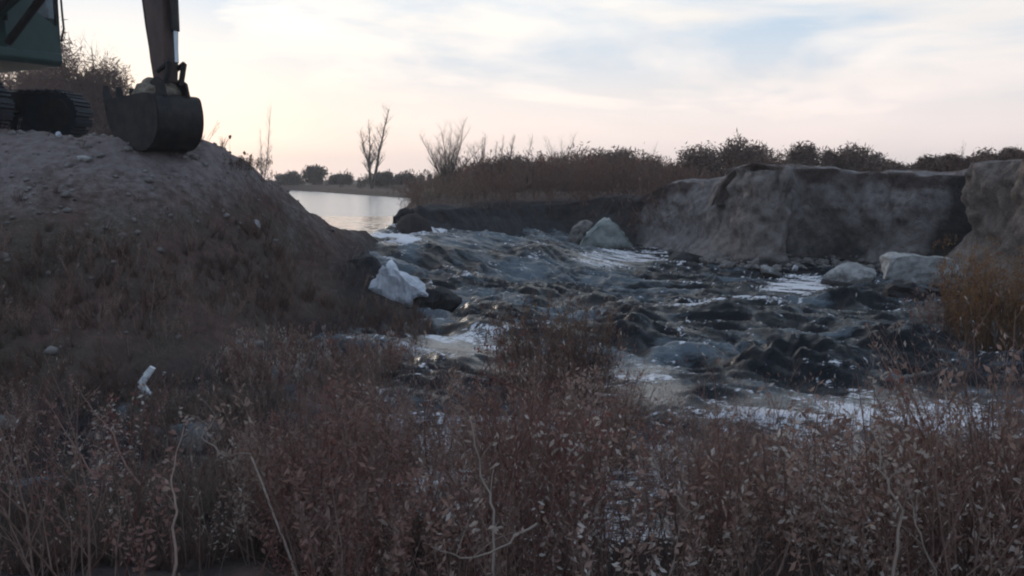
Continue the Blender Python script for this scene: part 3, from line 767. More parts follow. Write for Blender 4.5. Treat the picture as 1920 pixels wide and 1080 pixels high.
def bush(name, px, pyb, pyt, wpx, d, label, mat=None, seed=0, n=1500, cat='bush', group=None):
    b = P(px, pyb, d=d); x, y = b[0], b[1]; z = float(ground_z(np.array([x]), np.array([y]), False)[0])
    h = float(P(px, pyt, d=d)[2]) - z; w = wpx / F * d / 2
    root = empty(name, (x, y, z - .05), label=label, category=cat)
    if group: root['group'] = group
    v, f = leaf_cloud(seed, w * 1.25, h, int(n * 3.2), .0024 * d + .02, 13, .22)
    v[:, 2] *= h / np.percentile(v[:, 2], 99)
    link('crown', mesh_np('crown', v, f, mat or M_bush, smooth=False), root)
    mb = MB(); r = random.Random(seed)
    for i in range(5):
        branchy(mb, (r.gauss(0, w * .15), r.gauss(0, w * .15), 0), h * r.uniform(.7, 1.02), (r.gauss(0, .3), r.gauss(0, .3)), .03, 4, 6, .5, 1, 2, 3, r, .08, .2, twiglen=.25)
    link('stems', mb.mesh('stems', M_bark), root)
    return root
GB = 'dark bushes along the top of the right bank'
bl = [(1325,322,275,95,42,'dark bush rising from the left end of the clay bank top'),(1382,322,262,85,42,'tallest rounded dark bush above the left clay block'),(1445,322,276,110,43,'wide flat topped bush behind the left clay block'),
      (1503,322,271,52,42,'squared off dark bush above the right corner of the left clay block'),(1567,322,281,50,42,'small round bush just right of the gap in the dark bush row'),(1615,322,274,70,41,'domed dark bush above the pale middle of the bank'),
      (1650,325,300,60,40,'low bush at the right foot of the domed bush'),(1745,325,290,100,30,'low olive bush above the dark gully in the bank'),(1700,326,303,70,34,'low thin bush left of the gully'),(1800,322,293,70,30,'straggly bush behind the brown right hand block'),
      (1880,320,276,130,28,'broad bush on top of the brown right hand block'),(1940,320,280,80,28,'bush cut off by the edge of the picture above the brown block')]
for i, (px, pb, pt, w, d, lb) in enumerate(bl): bush('bank_bush', px, pb, pt, w, d, lb, seed=200 + i, group=GB, n=1500)
bl = [(1085,330,282,110,46,'rounded brown bush standing out of the middle of the red brush'),(1150,330,280,70,46,'brown bush with a notched top in the red brush'),(1218,330,290,80,44,'low brown bush at the right end of the red brush'),(1000,330,292,90,44,'broad low bush behind the twiggy shoots'),(1275,335,310,60,42,'small bush where the brush meets the clay bank'),(930,330,300,90,42,'bush behind the bare many stemmed shrub')]
for i, (px, pb, pt, w, d, lb) in enumerate(bl): bush('marsh_bush', px, pb, pt, w, d, lb, M_bush, seed=230 + i, group='rounded bushes in the red brush')
bl = [(594,345,311,34,108,'round grey tree on the far shore left of the tall bare tree'),(637,345,327,36,106,'low round bush on the far shore beside the round grey tree'),(540,345,322,40,110,'dark bush on the far shore at the edge of the levee'),(760,348,326,50,95,'faint low bush on the far shore right of the tall bare tree'),(718,348,322,30,92,'small bush at the foot of the tall bare tree')]
for i, (px, pb, pt, w, d, lb) in enumerate(bl): bush('shore_bush', px, pb, pt, w, d, lb, M_olive, seed=250 + i, n=700, group='bushes on the far shore')

# ---- bare trees and shrubs
def bare_tree(name, px, pyb, pyt, d, label, seed, stems=1, spread=.15, nb=18, mat=None, blen=.3, up=1.6, sub=6, twig=.09, r0=None, cat='tree', start=.2, group=None):
    b = P(px, pyb, d=d); x, y = b[0], b[1]; z = float(ground_z(np.array([x]), np.array([y]), False)[0])
    h = float(P(px, pyt, d=d)[2]) - z
    root = empty(name, (x, y, z - .05), label=label, category=cat)
    if group: root['group'] = group
    r = random.Random(seed); r0 = (r0 or h * .016) * 1.5; nb = int(nb * 1.8)
    tr = MB(); cr = MB()
    for s in range(stems):
        a = 6.283 * s / max(stems, 1) + r.random()
        le = (math.cos(a) * spread, math.sin(a) * spread) if stems > 1 else (r.gauss(0, .03), 0)
        hs = h * (1 if s == 0 else r.uniform(.6, .95))
        mb = MB(); pts = branchy(mb, (0, 0, 0), hs, le, r0 / (1 if s == 0 else 1.5), 8, 0, wob=.06, k=5, rnd=r)
        tr.tube(pts, [r0 / (1 if s == 0 else 1.4) * (1 - .85 * i / 8) for i in range(9)], 6, False)
        for b_ in range(nb):
            f = start + (1 - start) * (b_ + r.random()) / nb; i = min(int(f * 8), 7); q = pts[i].lerp(pts[i + 1], min(f * 8 - i, 1))
            aa = r.random() * 6.283; L = hs * blen * (1.1 - .7 * f) * r.uniform(.6, 1.2)
            bb = MB(); dx = (math.cos(aa) / up, math.sin(aa) / up)
            bp = branchy(cr, q, L, dx, r0 * .35 * (1.2 - f), 4, sub, .5, 1.2, 3, 3, r, .1, .1, twiglen=L * twig * 3)
    link('trunk', tr.mesh('trunk', mat or M_bark), root)
    link('crown', cr.mesh('crown', mat or M_bark), root)
    return root
bare_tree('bare_tree', 697, 358, 198, 82, 'tall bare forked tree standing at the water edge of the far shore', 1, 3, .20, 10, blen=.30, up=1.3, start=.22)
bare_tree('bare_tree', 492, 338, 196, 92, 'faint slender leafless tree behind the levee, left of the far shore', 2, 2, .07, 12, M_bark_pale, blen=.22, up=2.4, r0=.05)
bare_tree('bare_shrub', 838, 345, 216, 40, 'tall spreading bare shrub at the left end of the red brush', 3, 11, .40, 9, blen=.36, up=1.2, sub=9, r0=.034, cat='shrub', start=.1)
for i, (px, pt, d, lb) in enumerate([(903,248,40,'upright twiggy shoots right of the spreading bare shrub'),(925,262,40,'low twiggy shoots between taller shoots in the red brush'),(948,240,41,'slim paired shoots in the middle of the red brush skyline'),(974,246,40,'thick dark shoot leaning right above the red brush')]):
    bare_tree('marsh_shoots', px, 340, pt, d, lb, 20 + i, 5, .16, 8, blen=.24, up=1.8, sub=6, r0=.03, cat='shrub', group='upright shoots above the red brush')
bare_tree('bare_shrub', 1048, 335, 244, 70, 'pale hazy bare shrub behind the brown bushes', 31, 5, .25, 8, M_bark_pale, blen=.35, up=1.3, sub=6, r0=.035, cat='shrub')
bare_tree('bare_shrub', 1210, 335, 262, 60, 'thin pale twigs rising behind the right end of the brush', 32, 4, .3, 5, M_bark_pale, blen=.3, up=1.3, sub=4, r0=.02, cat='shrub')
bare_tree('bare_shrub', 1798, 325, 260, 34, 'thin bare sapling rising above the olive bush by the gully', 33, 3, .12, 6, M_bark_pale, blen=.25, up=2, sub=4, r0=.012, cat='shrub')
# trees behind the excavator
for i, (px, pt, w, d, lb) in enumerate([(140,66,120,48,'tall twiggy brown tree right behind the excavator cab'),(205,122,70,50,'lower twiggy brown tree beside the excavator arm'),(60,118,130,54,'hazy brown tree seen below the excavator cab'),(-40,110,130,54,'brown tree at the edge of the picture behind the tracks'),(100,135,110,44,'low brown thicket tree seen above the excavator tracks')]):
    b = P(px, 330, d=d); z = 0.4
    root = bare_tree('brown_tree', px, 330, pt, d, lb, 40 + i, 4, .16, 12, blen=.32, up=1.2, sub=6, r0=.09, start=.15, group='brown trees behind the excavator')
    h = float(P(px, pt, d=d)[2]) - .4
    v, f = leaf_cloud(300 + i, w / F * d * .75, h, 15000, .17, 26, .12)
    v[:, 2] *= (h + 1) / np.percentile(v[:, 2], 99)
    link('leaves', mesh_np('leaves', v, f, M_brush, smooth=False), root)

# ---- reeds at the levee crest, clumps near the water
def stalks(name, px, pyb, d, n, h, spread, label, mat, seed, cat='reeds', lean=.25, plume=0, tw=3, leaf=18, base_z=None, group=None, leafsize=.02, r0=.004):
    b = P(px, pyb, d=d); x, y = b[0], b[1]
    z = float(ground_z(np.array([x]), np.array([y]), False)[0]) if base_z is None else base_z
    r = random.Random(seed); mb = MB()
    Vs, Fs, Ts = [], [], []; k = 0
    for i in range(n):
        m = MB(); hs = h * r.uniform(.45, 1.05); a = r.random() * 6.28; q = r.random() ** .6 * spread
        pts = branchy(m, (math.cos(a) * q, math.sin(a) * q, 0), hs, (math.cos(a) * lean * r.random() + r.gauss(0, .06), math.sin(a) * lean * r.random()), r0, 5, tw, .3, 1.6, 2, 3, r, .06, .3, leaf=leaf, leafsize=leafsize, twiglen=.06)
        if plume:
            t = pts[-1]; dd = (pts[-1] - pts[-2]).normalized()
            m.tube([t - dd * plume * .6, t, t + dd * plume * .5 + Vector((.02, 0, -.01))], [.012, .028, .004], 5, False)
        v, f = m.arrays(); Vs.append(v); Fs.append(f + k); k += len(v); Ts.append(np.full(len(v), r.random()))
    me = mesh_np(name, np.concatenate(Vs), np.concatenate(Fs), mat, smooth=False, attrs=dict(tint=np.concatenate(Ts)))
    o = link(name, me, loc=(x, y, z - .03), label=label, category=cat)
    if group: o['group'] = group
    return o
stalks('reed_clump', 1868, 655, 11.5, 300, 1.42, .55, 'rusty orange reed clump at the water edge under the right bank', M_orange, 60, lean=.42, leaf=22, leafsize=.022, base_z=-.95)
stalks('twig_clump', 1770, 610, 12.6, 60, .75, .35, 'purplish brown twigs beside the orange reed clump', M_weed, 61, cat='twigs', lean=.5, base_z=-.95)
stalks('weed_clump', 1040, 735, 8.9, 240, 1.02, .55, 'dense rounded brown weed clump rising in front of the rapids', M_brush, 62, cat='weeds', lean=.4, leaf=26, base_z=-.97)
stalks('weed_clump', 700, 740, 9.8, 110, .46, .5, 'low brown weeds where the levee foot meets the white water', M_weed, 63, cat='weeds', lean=.5, leaf=22)
stalks('weed_clump', 520, 760, 9.2, 150, .62, .6, 'tangle of dead weeds at the levee foot beside the pale stone', M_weed, 64, cat='weeds', lean=.6, leaf=24)
for i, (px, d, hh, lb) in enumerate([(432,14.2,.42,'single leaning reed plume on the levee crest nearest the bucket'),(470,14.9,.45,'taller dark reed plume on the levee crest left of the grass fan'),(410,14.0,.22,'short reed stub on the levee crest beside the bucket'),(498,15.2,.52,'greyish grass fan at the right end of the levee crest')]):
    stalks('reed', px, 320, d, 1 if i < 3 else 14, hh * (1.1 if i < 3 else 1), .10 if i < 3 else .2, lb, M_grass if i == 3 else M_brush, 70 + i, plume=.07 if i < 3 else 0, tw=0 if i < 3 else 3, leaf=6, group='reeds on the levee crest')
stalks('weed_clump', 445, 330, 14.3, 60, .22, .5, 'low dark weeds along the levee crest under the reeds', M_grass, 77, cat='weeds', lean=.6, leaf=16)

# ---- long single stalks that stand out of the thicket
def stalk(pts, r, label, mat=None, tint=.84):
    """pts: (px, py, depth) down to the root"""
    w = [P(a, b, d=c) for a, b, c in pts]
    base = Vector(w[0]); mb = MB(); rnd = random.Random(int(pts[0][0]))
    L = [Vector(q) - base for q in w]
    # resample with slight wobble
    out = []
    for i in range(len(L) - 1):
        for k in range(4):
            out.append(L[i].lerp(L[i + 1], k / 4) + Vector((rnd.gauss(0, .006), rnd.gauss(0, .006), rnd.gauss(0, .004))))
    out.append(L[-1])
    mb.tube(out, [r * (1 - .7 * i / len(out)) for i in range(len(out))], 5)
    for i in range(3, len(out)):
        if rnd.random() < .6:
            dd = Vector((rnd.gauss(0, .7), rnd.gauss(0, .4), rnd.uniform(.2, 1))).normalized()
            e = out[i] + dd * rnd.uniform(.06, .2); mb.tube([out[i], out[i].lerp(e, .5) + Vector((0, 0, .015)), e], [r * .35, r * .25, r * .12], 4, False)
            for s in range(4):
                q = e + Vector((rnd.gauss(0, .015), rnd.gauss(0, .015), rnd.gauss(0, .015))); a = Vector((rnd.gauss(0, 1), rnd.gauss(0, 1), rnd.gauss(0, 1))).normalized() * .014; b2 = a.orthogonal().normalized() * .007
                mb.add([q - a, q + b2, q + a, q - b2], [(0, 1, 2, 3)])
    v, f = mb.arrays()
    me = mesh_np('dead_stalk', v, f, mat or M_weed, smooth=False, attrs=dict(tint=np.full(len(v), tint)))
    link('dead_stalk', me, loc=base, label=label, category='stalk', group='long dead stalks in the thicket')
stalk([(560,1090,3.6),(470,850,4.2),(425,855,4.3),(378,820,4.5),(405,780,4.7)], .006, 'pale kinked stalk bending left at the edge of the thicket')
stalk([(1670,1100,3.0),(1690,960,3.1),(1655,880,3.2),(1632,800,3.3),(1665,730,3.4)], .006, 'tall crooked stalk rising in the right part of the thicket')
stalk([(925,1100,3.0),(925,960,3.1),(905,890,3.2),(880,780,3.3)], .006, 'straight pale stalk at the bottom middle of the thicket')
stalk([(1010,980,3.0),(930,1030,2.9),(870,1050,2.85),(810,1025,2.8)], .005, 'arching stalk lying low at the bottom middle')
stalk([(325,1090,3.2),(330,960,3.4),(318,900,3.6),(345,800,4.0)], .007, 'thick upright stalk at the lower left', tint=.4)
stalk([(180,900,4.6),(130,820,5.2),(80,740,5.8)], .006, 'long stalk leaning left over the dark lower slope', tint=.5)
stalk([(260,910,4.4),(190,790,5.2),(150,730,5.8)], .006, 'second leaning stalk just right of the first on the dark slope', tint=.5)
stalk([(990,860,4.2),(1000,740,4.4),(900,700,4.6),(965,640,4.8)], .006, 'branching stalk in front of the rounded weed clump', tint=.6)
stalk([(272,700,9.3),(282,600,9.9),(290,520,10.3)], .010, 'lone thin stem standing on the middle of the levee slope', tint=.3)
stalk([(1250,1090,3.4),(1290,960,3.5),(1240,900,3.6),(1222,850,3.7)], .005, 'thin bent stalk below the middle of the thicket')
stalk([(1760,1090,3.1),(1720,1000,3.1),(1700,940,3.2)], .005, 'short stalk crossing the tall crooked stalk')

# ================================================================== stones, slabs, scraps
def rock_mesh(name, sx, sy, sz, mat, seed, flat=.0, sub=3, jag=.25):
    bm = bmesh.new(); bmesh.ops.create_icosphere(bm, subdivisions=sub, radius=1)
    r = random.Random(seed); cuts = [(Vector((r.gauss(0, 1), r.gauss(0, 1), r.gauss(0, 1))).normalized(), r.uniform(.45, .8)) for _ in range(7)]
    for v in bm.verts:
        p = v.co.copy()
        for nrm, dd in cuts:
            q = p.dot(nrm)
            if q > dd: p -= nrm * (q - dd) * .92
        v.co = p
    co = np.array([v.co[:] for v in bm.verts])
    nn = fbm(co[:, 0] * 2.3 + seed, co[:, 1] * 2.3, co[:, 2] * 2.3, oct=3, seed=seed)
    for v, q in zip(bm.verts, nn):
        v.co *= 1 + jag * .35 * q
        v.co.x *= sx; v.co.y *= sy; v.co.z *= sz
    me = bpy.data.meshes.new(name); bm.to_mesh(me); bm.free()
    me.materials.append(mat); 
    return me
def rock(name, px, py, d, w, h, label, mat, seed, cat='stone', rot=(0, 0, 0), depth=None, group=None, sink=.3, onz=None, jag=.25, sub=3):
    b = P(px, py, d=d)
    sx = w / F * d / 2; sz = h / F * d / 2; sy = depth or sx * .8
    me = rock_mesh(name, sx * 1.12, sy, sz * 1.12, mat, seed, jag=jag, sub=sub)
    o = link(name, me, loc=tuple(b), rot=rot, label=label, category=cat)
    if group: o['group'] = group
    return o
def slab(name, pts, d, thick, label, mat, cat='slab', tilt=0.0, seed=1):
    """irregular block whose front outline follows the pixel list; it has its own thickness"""
    w = [Vector(P(a, b, d=d)) for a, b in pts]; c = sum(w, Vector()) / len(w)
    bm = bmesh.new(); n = len(w); r = random.Random(seed)
    front = [bm.verts.new(q - c) for q in w]
    back = [bm.verts.new((q - c) * r.uniform(.72, .95) + Vector((r.uniform(-.08, .08), thick * r.uniform(.8, 1.1), r.uniform(0, .1) + tilt))) for q in w]
    bm.faces.new(front); bm.faces.new(back[::-1])
    for i in range(n): bm.faces.new((front[(i + 1) % n], front[i], back[i], back[(i + 1) % n]))
    bmesh.ops.triangulate(bm, faces=bm.faces[:]); bmesh.ops.subdivide_edges(bm, edges=bm.edges[:], cuts=4, use_grid_fill=True)
    bmesh.ops.recalc_face_normals(bm, faces=bm.faces[:])
    for _ in range(2): bmesh.ops.smooth_vert(bm, verts=bm.verts[:], factor=.15, use_axis_x=True, use_axis_y=True, use_axis_z=True)
    co = np.array([v.co[:] for v in bm.verts]); q = fbm(co[:, 0] * 5 + seed, co[:, 1] * 5, co[:, 2] * 5, oct=3, seed=seed)
    bm.normal_update()
    q2 = fbm(co[:, 0] * 1.6 + seed, co[:, 1] * 9, co[:, 2] * 9, oct=2, seed=seed + 1)
    for v, k, k2 in zip(bm.verts, q, q2): v.co += v.normal * (0.04 * k + 0.03 * k2)
    me = bpy.data.meshes.new(name); bm.to_mesh(me); bm.free(); me.materials.append(mat)
    return link(name, me, loc=c, label=label, category=cat)
slab('tipped_block', [(694,534),(712,528),(706,516),(722,516),(720,498),(738,500),(752,520),(776,538),(802,556),(774,562),(766,594),(738,586),(702,566)], 14.6, .40, 'large white angular block lying where the levee foot meets the torrent', M_block, 'block', .05, 3)
slab('grey_slab', [(1085,465),(1098,442),(1120,420),(1143,409),(1160,424),(1178,448),(1190,468)], 26.5, .8, 'grey pointed slab tilted against the dark bank behind the rapids', M_slab, 'slab', .0, 5)
slab('grey_slab', [(1058,460),(1072,430),(1098,412),(1112,418),(1090,446),(1080,466)], 27.2, .7, 'darker slab leaning behind the grey pointed slab', M_clod, 'slab', .0, 6)
rock('dark_boulder', 800, 585, 15.0, 120, 95, 'dark wet rounded boulder just right of the white angular block', M_wetclod, 41, 'boulder', depth=.5, jag=.5)
rock('dark_boulder', 682, 535, 15.6, 95, 150, 'black wet earth mass behind the white angular block', M_wetclod, 42, 'boulder', depth=.5, jag=.6)
rock('rounded_boulder', 1590, 522, 18.6, 118, 60, 'large pale rounded boulder below the scooped out bank', M_stone, 11, 'boulder', (0, .12, 0), .55)
rock('flat_stone', 1440, 510, 20.3, 44, 24, 'small flat grey stone left of the pale rounded boulder', M_stone, 12, depth=.3)
rock('white_stone', 1491, 503, 19.8, 14, 12, 'tiny white stone between the flat stone and the boulder', M_block, 13, depth=.07)
rock('dark_clod', 1285, 486, 24.2, 66, 34, 'dark square clod at the water edge left of the clay bank', M_wetclod, 14, 'clod', depth=.45)
rock('dark_clod', 1710, 560, 15.8, 95, 60, 'jagged black clod standing in the water below the ledge', M_wetclod, 15, 'clod', depth=.45, jag=.6)
slab('fallen_ledge', [(1655,528),(1672,484),(1700,480),(1760,482),(1800,488),(1812,520),(1770,532),(1700,530)], 17.0, .8, 'long pale fallen ledge of clay below the gully', M_stone, 'clay ledge', .0, 8)
rock('levee_stone', 545, 640, 11.6, 40, 24, 'pale oblong stone at the levee foot above the dead weeds', M_stone, 16, rot=(0, -.5, 0))
rock('levee_stone', 475, 428, 13.6, 36, 34, 'pale green grey chunk lying high on the levee slope', M_stone, 17)
rock('levee_stone', 632, 503, 16.0, 22, 9, 'small white flat stone on the levee near the breach', M_block, 18)
rock('levee_stone', 545, 512, 13.8, 44, 20, 'grey stone wedged in the levee slope above the pale oblong stone', M_clod, 19, rot=(0, .5, 0))
rock('levee_stone', 655, 588, 13.4, 12, 24, 'narrow upright pale stone near the levee foot', M_stone, 20)
rock('levee_stone', 372, 402, 12.9, 34, 22, 'bluish pale stone in the middle of the upper levee', M_stone, 21)
rock('levee_stone', 158, 296, 12.5, 24, 14, 'light stone just below the crest under the tracks', M_stone, 22)
rock('levee_stone', 110, 252, 13.0, 12, 10, 'tiny bright stone on the crest in front of the tracks', M_block, 23)
rock('levee_stone', 500, 550, 12.6, 14, 50, 'slim pale root stub sticking out of the levee slope', M_stone, 24, rot=(0, -.5, 0), depth=.07)
rock('foam_mound', 120, 948, 6.1, 60, 50, 'dirty white foam heap in the dark water at the lower left', M_stone, 25, 'foam')
rock('foam_mound', 60, 925, 6.2, 26, 30, 'small foam lump left of the dirty white foam heap', M_stone, 26, 'foam')
rock('foam_mound', 152, 945, 6.1, 34, 26, 'small foam lump right of the dirty white foam heap', M_stone, 27, 'foam')
rock('foam_mound', 228, 990, 5.6, 42, 26, 'yellowish foam lump by the thick upright stalk', M_slab, 28, 'foam')
rock('foam_mound', 8, 795, 7.4, 60, 30, 'pale grey green foam patch at the left edge', M_slab, 29, 'foam')
rock('pale_stone', 168, 1076, 4.7, 34, 22, 'pale stone cut by the bottom edge of the picture', M_stone, 30)
def scrap(name, pts, d, label):
    mb = MB(); w = [Vector(P(a, b, d=d)) for a, b in pts]; c = w[0].copy(); r = random.Random(5)
    for i in range(len(w) - 1):
        a, b = w[i] - c, w[i + 1] - c; s = (b - a).cross(Vector((0, 1, 0))).normalized() * .035
        f = Vector((0, .02, 0))
        mb.add([a - s, a + s + f, b + s * .7, b - s * .7 + f, a - s + f * 2, a + s + f * 3, b + s * .7 + f * 2, b - s * .7 + f * 3], [(0, 1, 2, 3), (7, 6, 5, 4), (0, 3, 7, 4), (1, 5, 6, 2), (0, 4, 5, 1), (2, 6, 7, 3)])
    link(name, mb.mesh(name, M_scrap), loc=c, label=label, category='scrap')
scrap('plastic_scrap', [(276,742),(262,722),(272,706),(284,690)], 8.45, 'crumpled white plastic scrap on the dark lower levee slope')
# clods and pebbles on the top of the levee
peb = []
for i in range(6):
    me = rock_mesh('p', 1, 1, .7, M_clod, 500 + i, sub=1); v = np.array([q.co[:] for q in me.vertices]); f = np.array([p.vertices[:] for p in me.polygons]); peb.append((v, f)); bpy.data.meshes.remove(me)
n = 3400
ys = RNG.uniform(8.5, 20, n); xs = RNG.uniform(-.64, -.12, n) * ys; gz = ground_z(xs, ys, True)
keep = (RNG.random(n) < .25 + .75 * sstep(.3, 1.0, gz)) & (gz > -.85); xs, ys, gz = xs[keep], ys[keep], gz[keep]
sc = np.exp(RNG.normal(-4.1, .75, len(xs))).clip(.006, .085)
o = stuff('clods', peb, np.stack([xs, ys], 1), gz + sc * .2, sc, RNG.random(len(xs)), M_clod, label='grey clods and pebbles strewn over the levee')
n = 2200
ii = RNG.integers(0, len(L_B), n); off = RNG.normal(-.12, .28, n)
xs = L_B[ii, 0] + NB[ii, 0] * off; ys = L_B[ii, 1] + NB[ii, 1] * off; k = (to_px(xs, ys, -.9)[0] > 1290); xs, ys = xs[k], ys[k]
sc = np.exp(RNG.normal(-2.9, .65, len(xs))).clip(.02, .24)
stuff('bank_rubble', peb, np.stack([xs, ys], 1), np.full(len(xs), -.88) + .35 * np.clip(off[k] + .25, 0, .6), sc, RNG.random(len(xs)), M_clod, label='fallen clay lumps along the foot of the right bank')

# ================================================================== excavator
M_green = simple('green_grey_paint', (0.030, 0.058, 0.056), (0.040, 0.072, 0.068), 3, 0.5, 0.1, 0.005)
M_dark = simple('dark_steel', (0.006, 0.005, 0.007), (0.030, 0.022, 0.020), 6, 0.6, 0.3, 0.01)
M_arm = simple('worn_arm_paint', (0.040, 0.022, 0.020), (0.095, 0.058, 0.050), 5, 0.6, 0.3, 0.01, stretch=(1, 1, .4))
M_rub = simple('track_steel', (0.008, 0.011, 0.018), (0.018, 0.022, 0.032), 8, 0.7, 0.5, 0.01)
M_soil = simple('soil_load', (0.10, 0.08, 0.065), (0.24, 0.20, 0.16), 9, 0.95, 0.8, 0.03)
M_chrome = simple('piston_rod', (0.30, 0.30, 0.32), (0.42, 0.42, 0.44), 4, 0.25, 0, metal=1.0)
def glass():
    m, t, b = material('cab_glass')
    for n in list(t.nodes):
        if n.type != 'OUTPUT_MATERIAL': t.nodes.remove(n)
    out = next(n for n in t.nodes if n.type == 'OUTPUT_MATERIAL')
    tr = N(t, 'ShaderNodeBsdfTransparent'); tr.inputs[0].default_value = (.86, .92, .97, 1)
    gl = N(t, 'ShaderNodeBsdfGlossy'); gl.inputs['Roughness'].default_value = .05
    fr = N(t, 'ShaderNodeFresnel'); fr.inputs[0].default_value = 1.4
    mx = N(t, 'ShaderNodeMixShader'); t.links.new(fr.outputs[0], mx.inputs[0]); t.links.new(tr.outputs[0], mx.inputs[1]); t.links.new(gl.outputs[0], mx.inputs[2]); t.links.new(mx.outputs[0], out.inputs[0])
    return m
M_glass = glass()
YAW = math.radians(-30)
CX, CY = -9.6, 15.5
GZ0 = float(ground_z(np.array([CX]), np.array([CY]), False)[0])
ex = empty('excavator', (CX, CY, GZ0), (0, 0, YAW), label='dark green tracked excavator on top of the levee with its bucket lowered', category='excavator')
def part(name, mb, mat, parent=None, smooth=False, bevel=0): return link(name, mb.mesh(name, mat, smooth, bevel), parent or ex)
# tracks turned a little relative to the house
TR = Matrix.Rotation(math.radians(22), 3, 'Z')
def trk(v): return TR @ Vector(v)
for sy in (-1, 1):
    prof = []
    L, Hh = 1.75, .82
    for k in range(9):
        a = -math.pi / 2 + math.pi * k / 8; prof.append((L - Hh / 2 + math.cos(a) * (Hh / 2 - .04) + 0, Hh / 2 + math.sin(a) * (Hh / 2 - .04)))
    for k in range(9):
        a = math.pi / 2 + math.pi * k / 8; prof.append((-(L - Hh / 2) + math.cos(a) * (Hh / 2 - .04), Hh / 2 + math.sin(a) * (Hh / 2 - .04)))
    mb = MB(); mb.prism(prof, sy * 1.05 - .2, sy * 1.05 + .2); mb.v = [tuple(trk(v)) for v in mb.v]
    tk = part('track', mb, M_rub)
    # shoes round the loop
    loop = [Vector((x, 0, z)) for x, z in prof]; loop.append(loop[0]); seg = [(loop[i + 1] - loop[i]).length for i in range(len(loop) - 1)]; tot = sum(seg)
    first = None
    for s in range(44):
        q = (s + .5) / 44 * tot; i = 0
        while q > seg[i]: q -= seg[i]; i += 1
        p = loop[i].lerp(loop[i + 1], q / seg[i]); t = (loop[i + 1] - loop[i]).normalized(); nrm = Vector((t.z, 0, -t.x))
        if first is None:
            m2 = MB(); m2.box((0, 0, .018), (.145, .50, .036)); m2.box((0, 0, .05), (.03, .50, .03)); first = m2.mesh('track_shoe', M_rub)
        c = trk(p + Vector((0, sy * 1.05, 0)) + nrm * .004)
        rot = (TR @ Matrix((( t.x, 0, nrm.x), (0, 1, 0), (t.z, 0, nrm.z)))).to_4x4()
        o = bpy.data.objects.new('track_shoe', first); COL.objects.link(o); o.parent = tk; o.matrix_local = Matrix.Translation(c) @ rot
    for wx in (-1.32, 1.32):
        m2 = MB(); c = Vector((wx, sy * 1.05, .41)); m2.cyl(trk(c + Vector((0, -.23, 0))), trk(c + Vector((0, .23, 0))), .27, 20); link('wheel', m2.mesh('wheel', M_dark), tk)
mb = MB(); mb.box((0, 0, .62), (1.3, 1.75, .38)); mb.v = [tuple(trk(v)) for v in mb.v]; part('undercarriage', mb, M_dark, bevel=.03)
mb = MB(); mb.cyl((0, 0, .8), (0, 0, 1.22), .52, 28); part('slew_ring', mb, M_dark)
# house
mb = MB(); mb.prism([(-1.9, 1.2), (1.28, 1.2), (1.35, 1.28), (1.35, 1.42), (-2.0, 1.42), (-2.0, 1.3)], -1.18, 1.18); part('deck', mb, M_green, bevel=.02)
mb = MB(); mb.prism([(-2.05, 1.425), (-.55, 1.425), (-.55, 2.35), (-1.6, 2.35), (-2.05, 2.15)], -1.18, 1.18); part('engine_cover', mb, M_green, bevel=.04)
mb = MB(); mb.prism([(-.545, 1.425), (1.15, 1.425), (1.15, 1.8), (.7, 2.25), (-.545, 2.25)], -1.18, -.42); part('tool_locker', mb, M_green, bevel=.04)
mb = MB(); mb.cyl((-1.1, -.6, 2.34), (-1.1, -.6, 2.75), .07, 12); part('exhaust_pipe', mb, M_dark)
# cab (left of the boom), front face towards the bucket
cx0, cx1, cy0, cy1, cz0, cz1 = -.50, 1.32, .22, 1.18, 1.425, 2.95
mb = MB(); mb.box(((cx0 + cx1) / 2, (cy0 + cy1) / 2, cz1 + .035), (cx1 - cx0 + .1, cy1 - cy0 + .08, .07)); cab = part('cab', mb, M_green, bevel=.02)
mb = MB()
mb.prism([(cx0, cz0), (cx1, cz0), (cx1, 2.02), (cx0, 1.95)], cy1 - .05, cy1)               # door side low panel
mb.prism([(cx0, cz0), (cx1, cz0), (cx1, 1.85), (cx0, 2.1)], cy0, cy0 + .05)
mb.box((cx0 + .03, (cy0 + cy1) / 2, (cz0 + 1.95) / 2), (.06, cy1 - cy0 - .1, 1.95 - cz0))
link('lower_panel', mb.mesh('lower_panel', M_green), cab)
mb = MB()   # front: solid panel over the boom side, slanted sill under the windscreen
fy = cy0 + .50
vs = [(cx1 - .05, cy0 + .05, cz0), (cx1 - .05, cy1 - .05, cz0), (cx1 - .05, cy1 - .05, 1.86), (cx1 - .05, fy, 2.12), (cx1 - .05, fy, cz1), (cx1 - .05, cy0 + .05, cz1)]
mb.add(vs + [(x + .05, y, z) for x, y, z in vs], [tuple(range(6)), tuple(range(11, 5, -1))] + [(i, i + 6, (i + 1) % 6 + 6, (i + 1) % 6) for i in range(6)])
link('front_panel', mb.mesh('front_panel', M_green), cab)
for (x, y, r) in ((cx1 - .03, cy1 - .03, .03), (cx0 + .03, cy1 - .03, .04), (cx0 + .03, cy0 + .03, .04), (cx1 - .55, cy1 - .03, .025)):
    mb = MB(); mb.box((x, y, (1.9 + cz1) / 2), (r * 2, r * 2, cz1 - 1.9)); link('post', mb.mesh('post', M_dark), cab)
mb = MB(); mb.box((cx1 - .025, (fy + cy1) / 2, (2.0 + cz1) / 2), (.012, cy1 - fy - .07, cz1 - 2.0)); link('windscreen', mb.mesh('windscreen', M_glass), cab)
mb = MB(); mb.box(((cx0 + cx1) / 2, cy1 - .025, (2.0 + cz1) / 2), (cx1 - cx0 - .14, .012, cz1 - 2.02)); link('window', mb.mesh('window', M_glass), cab)
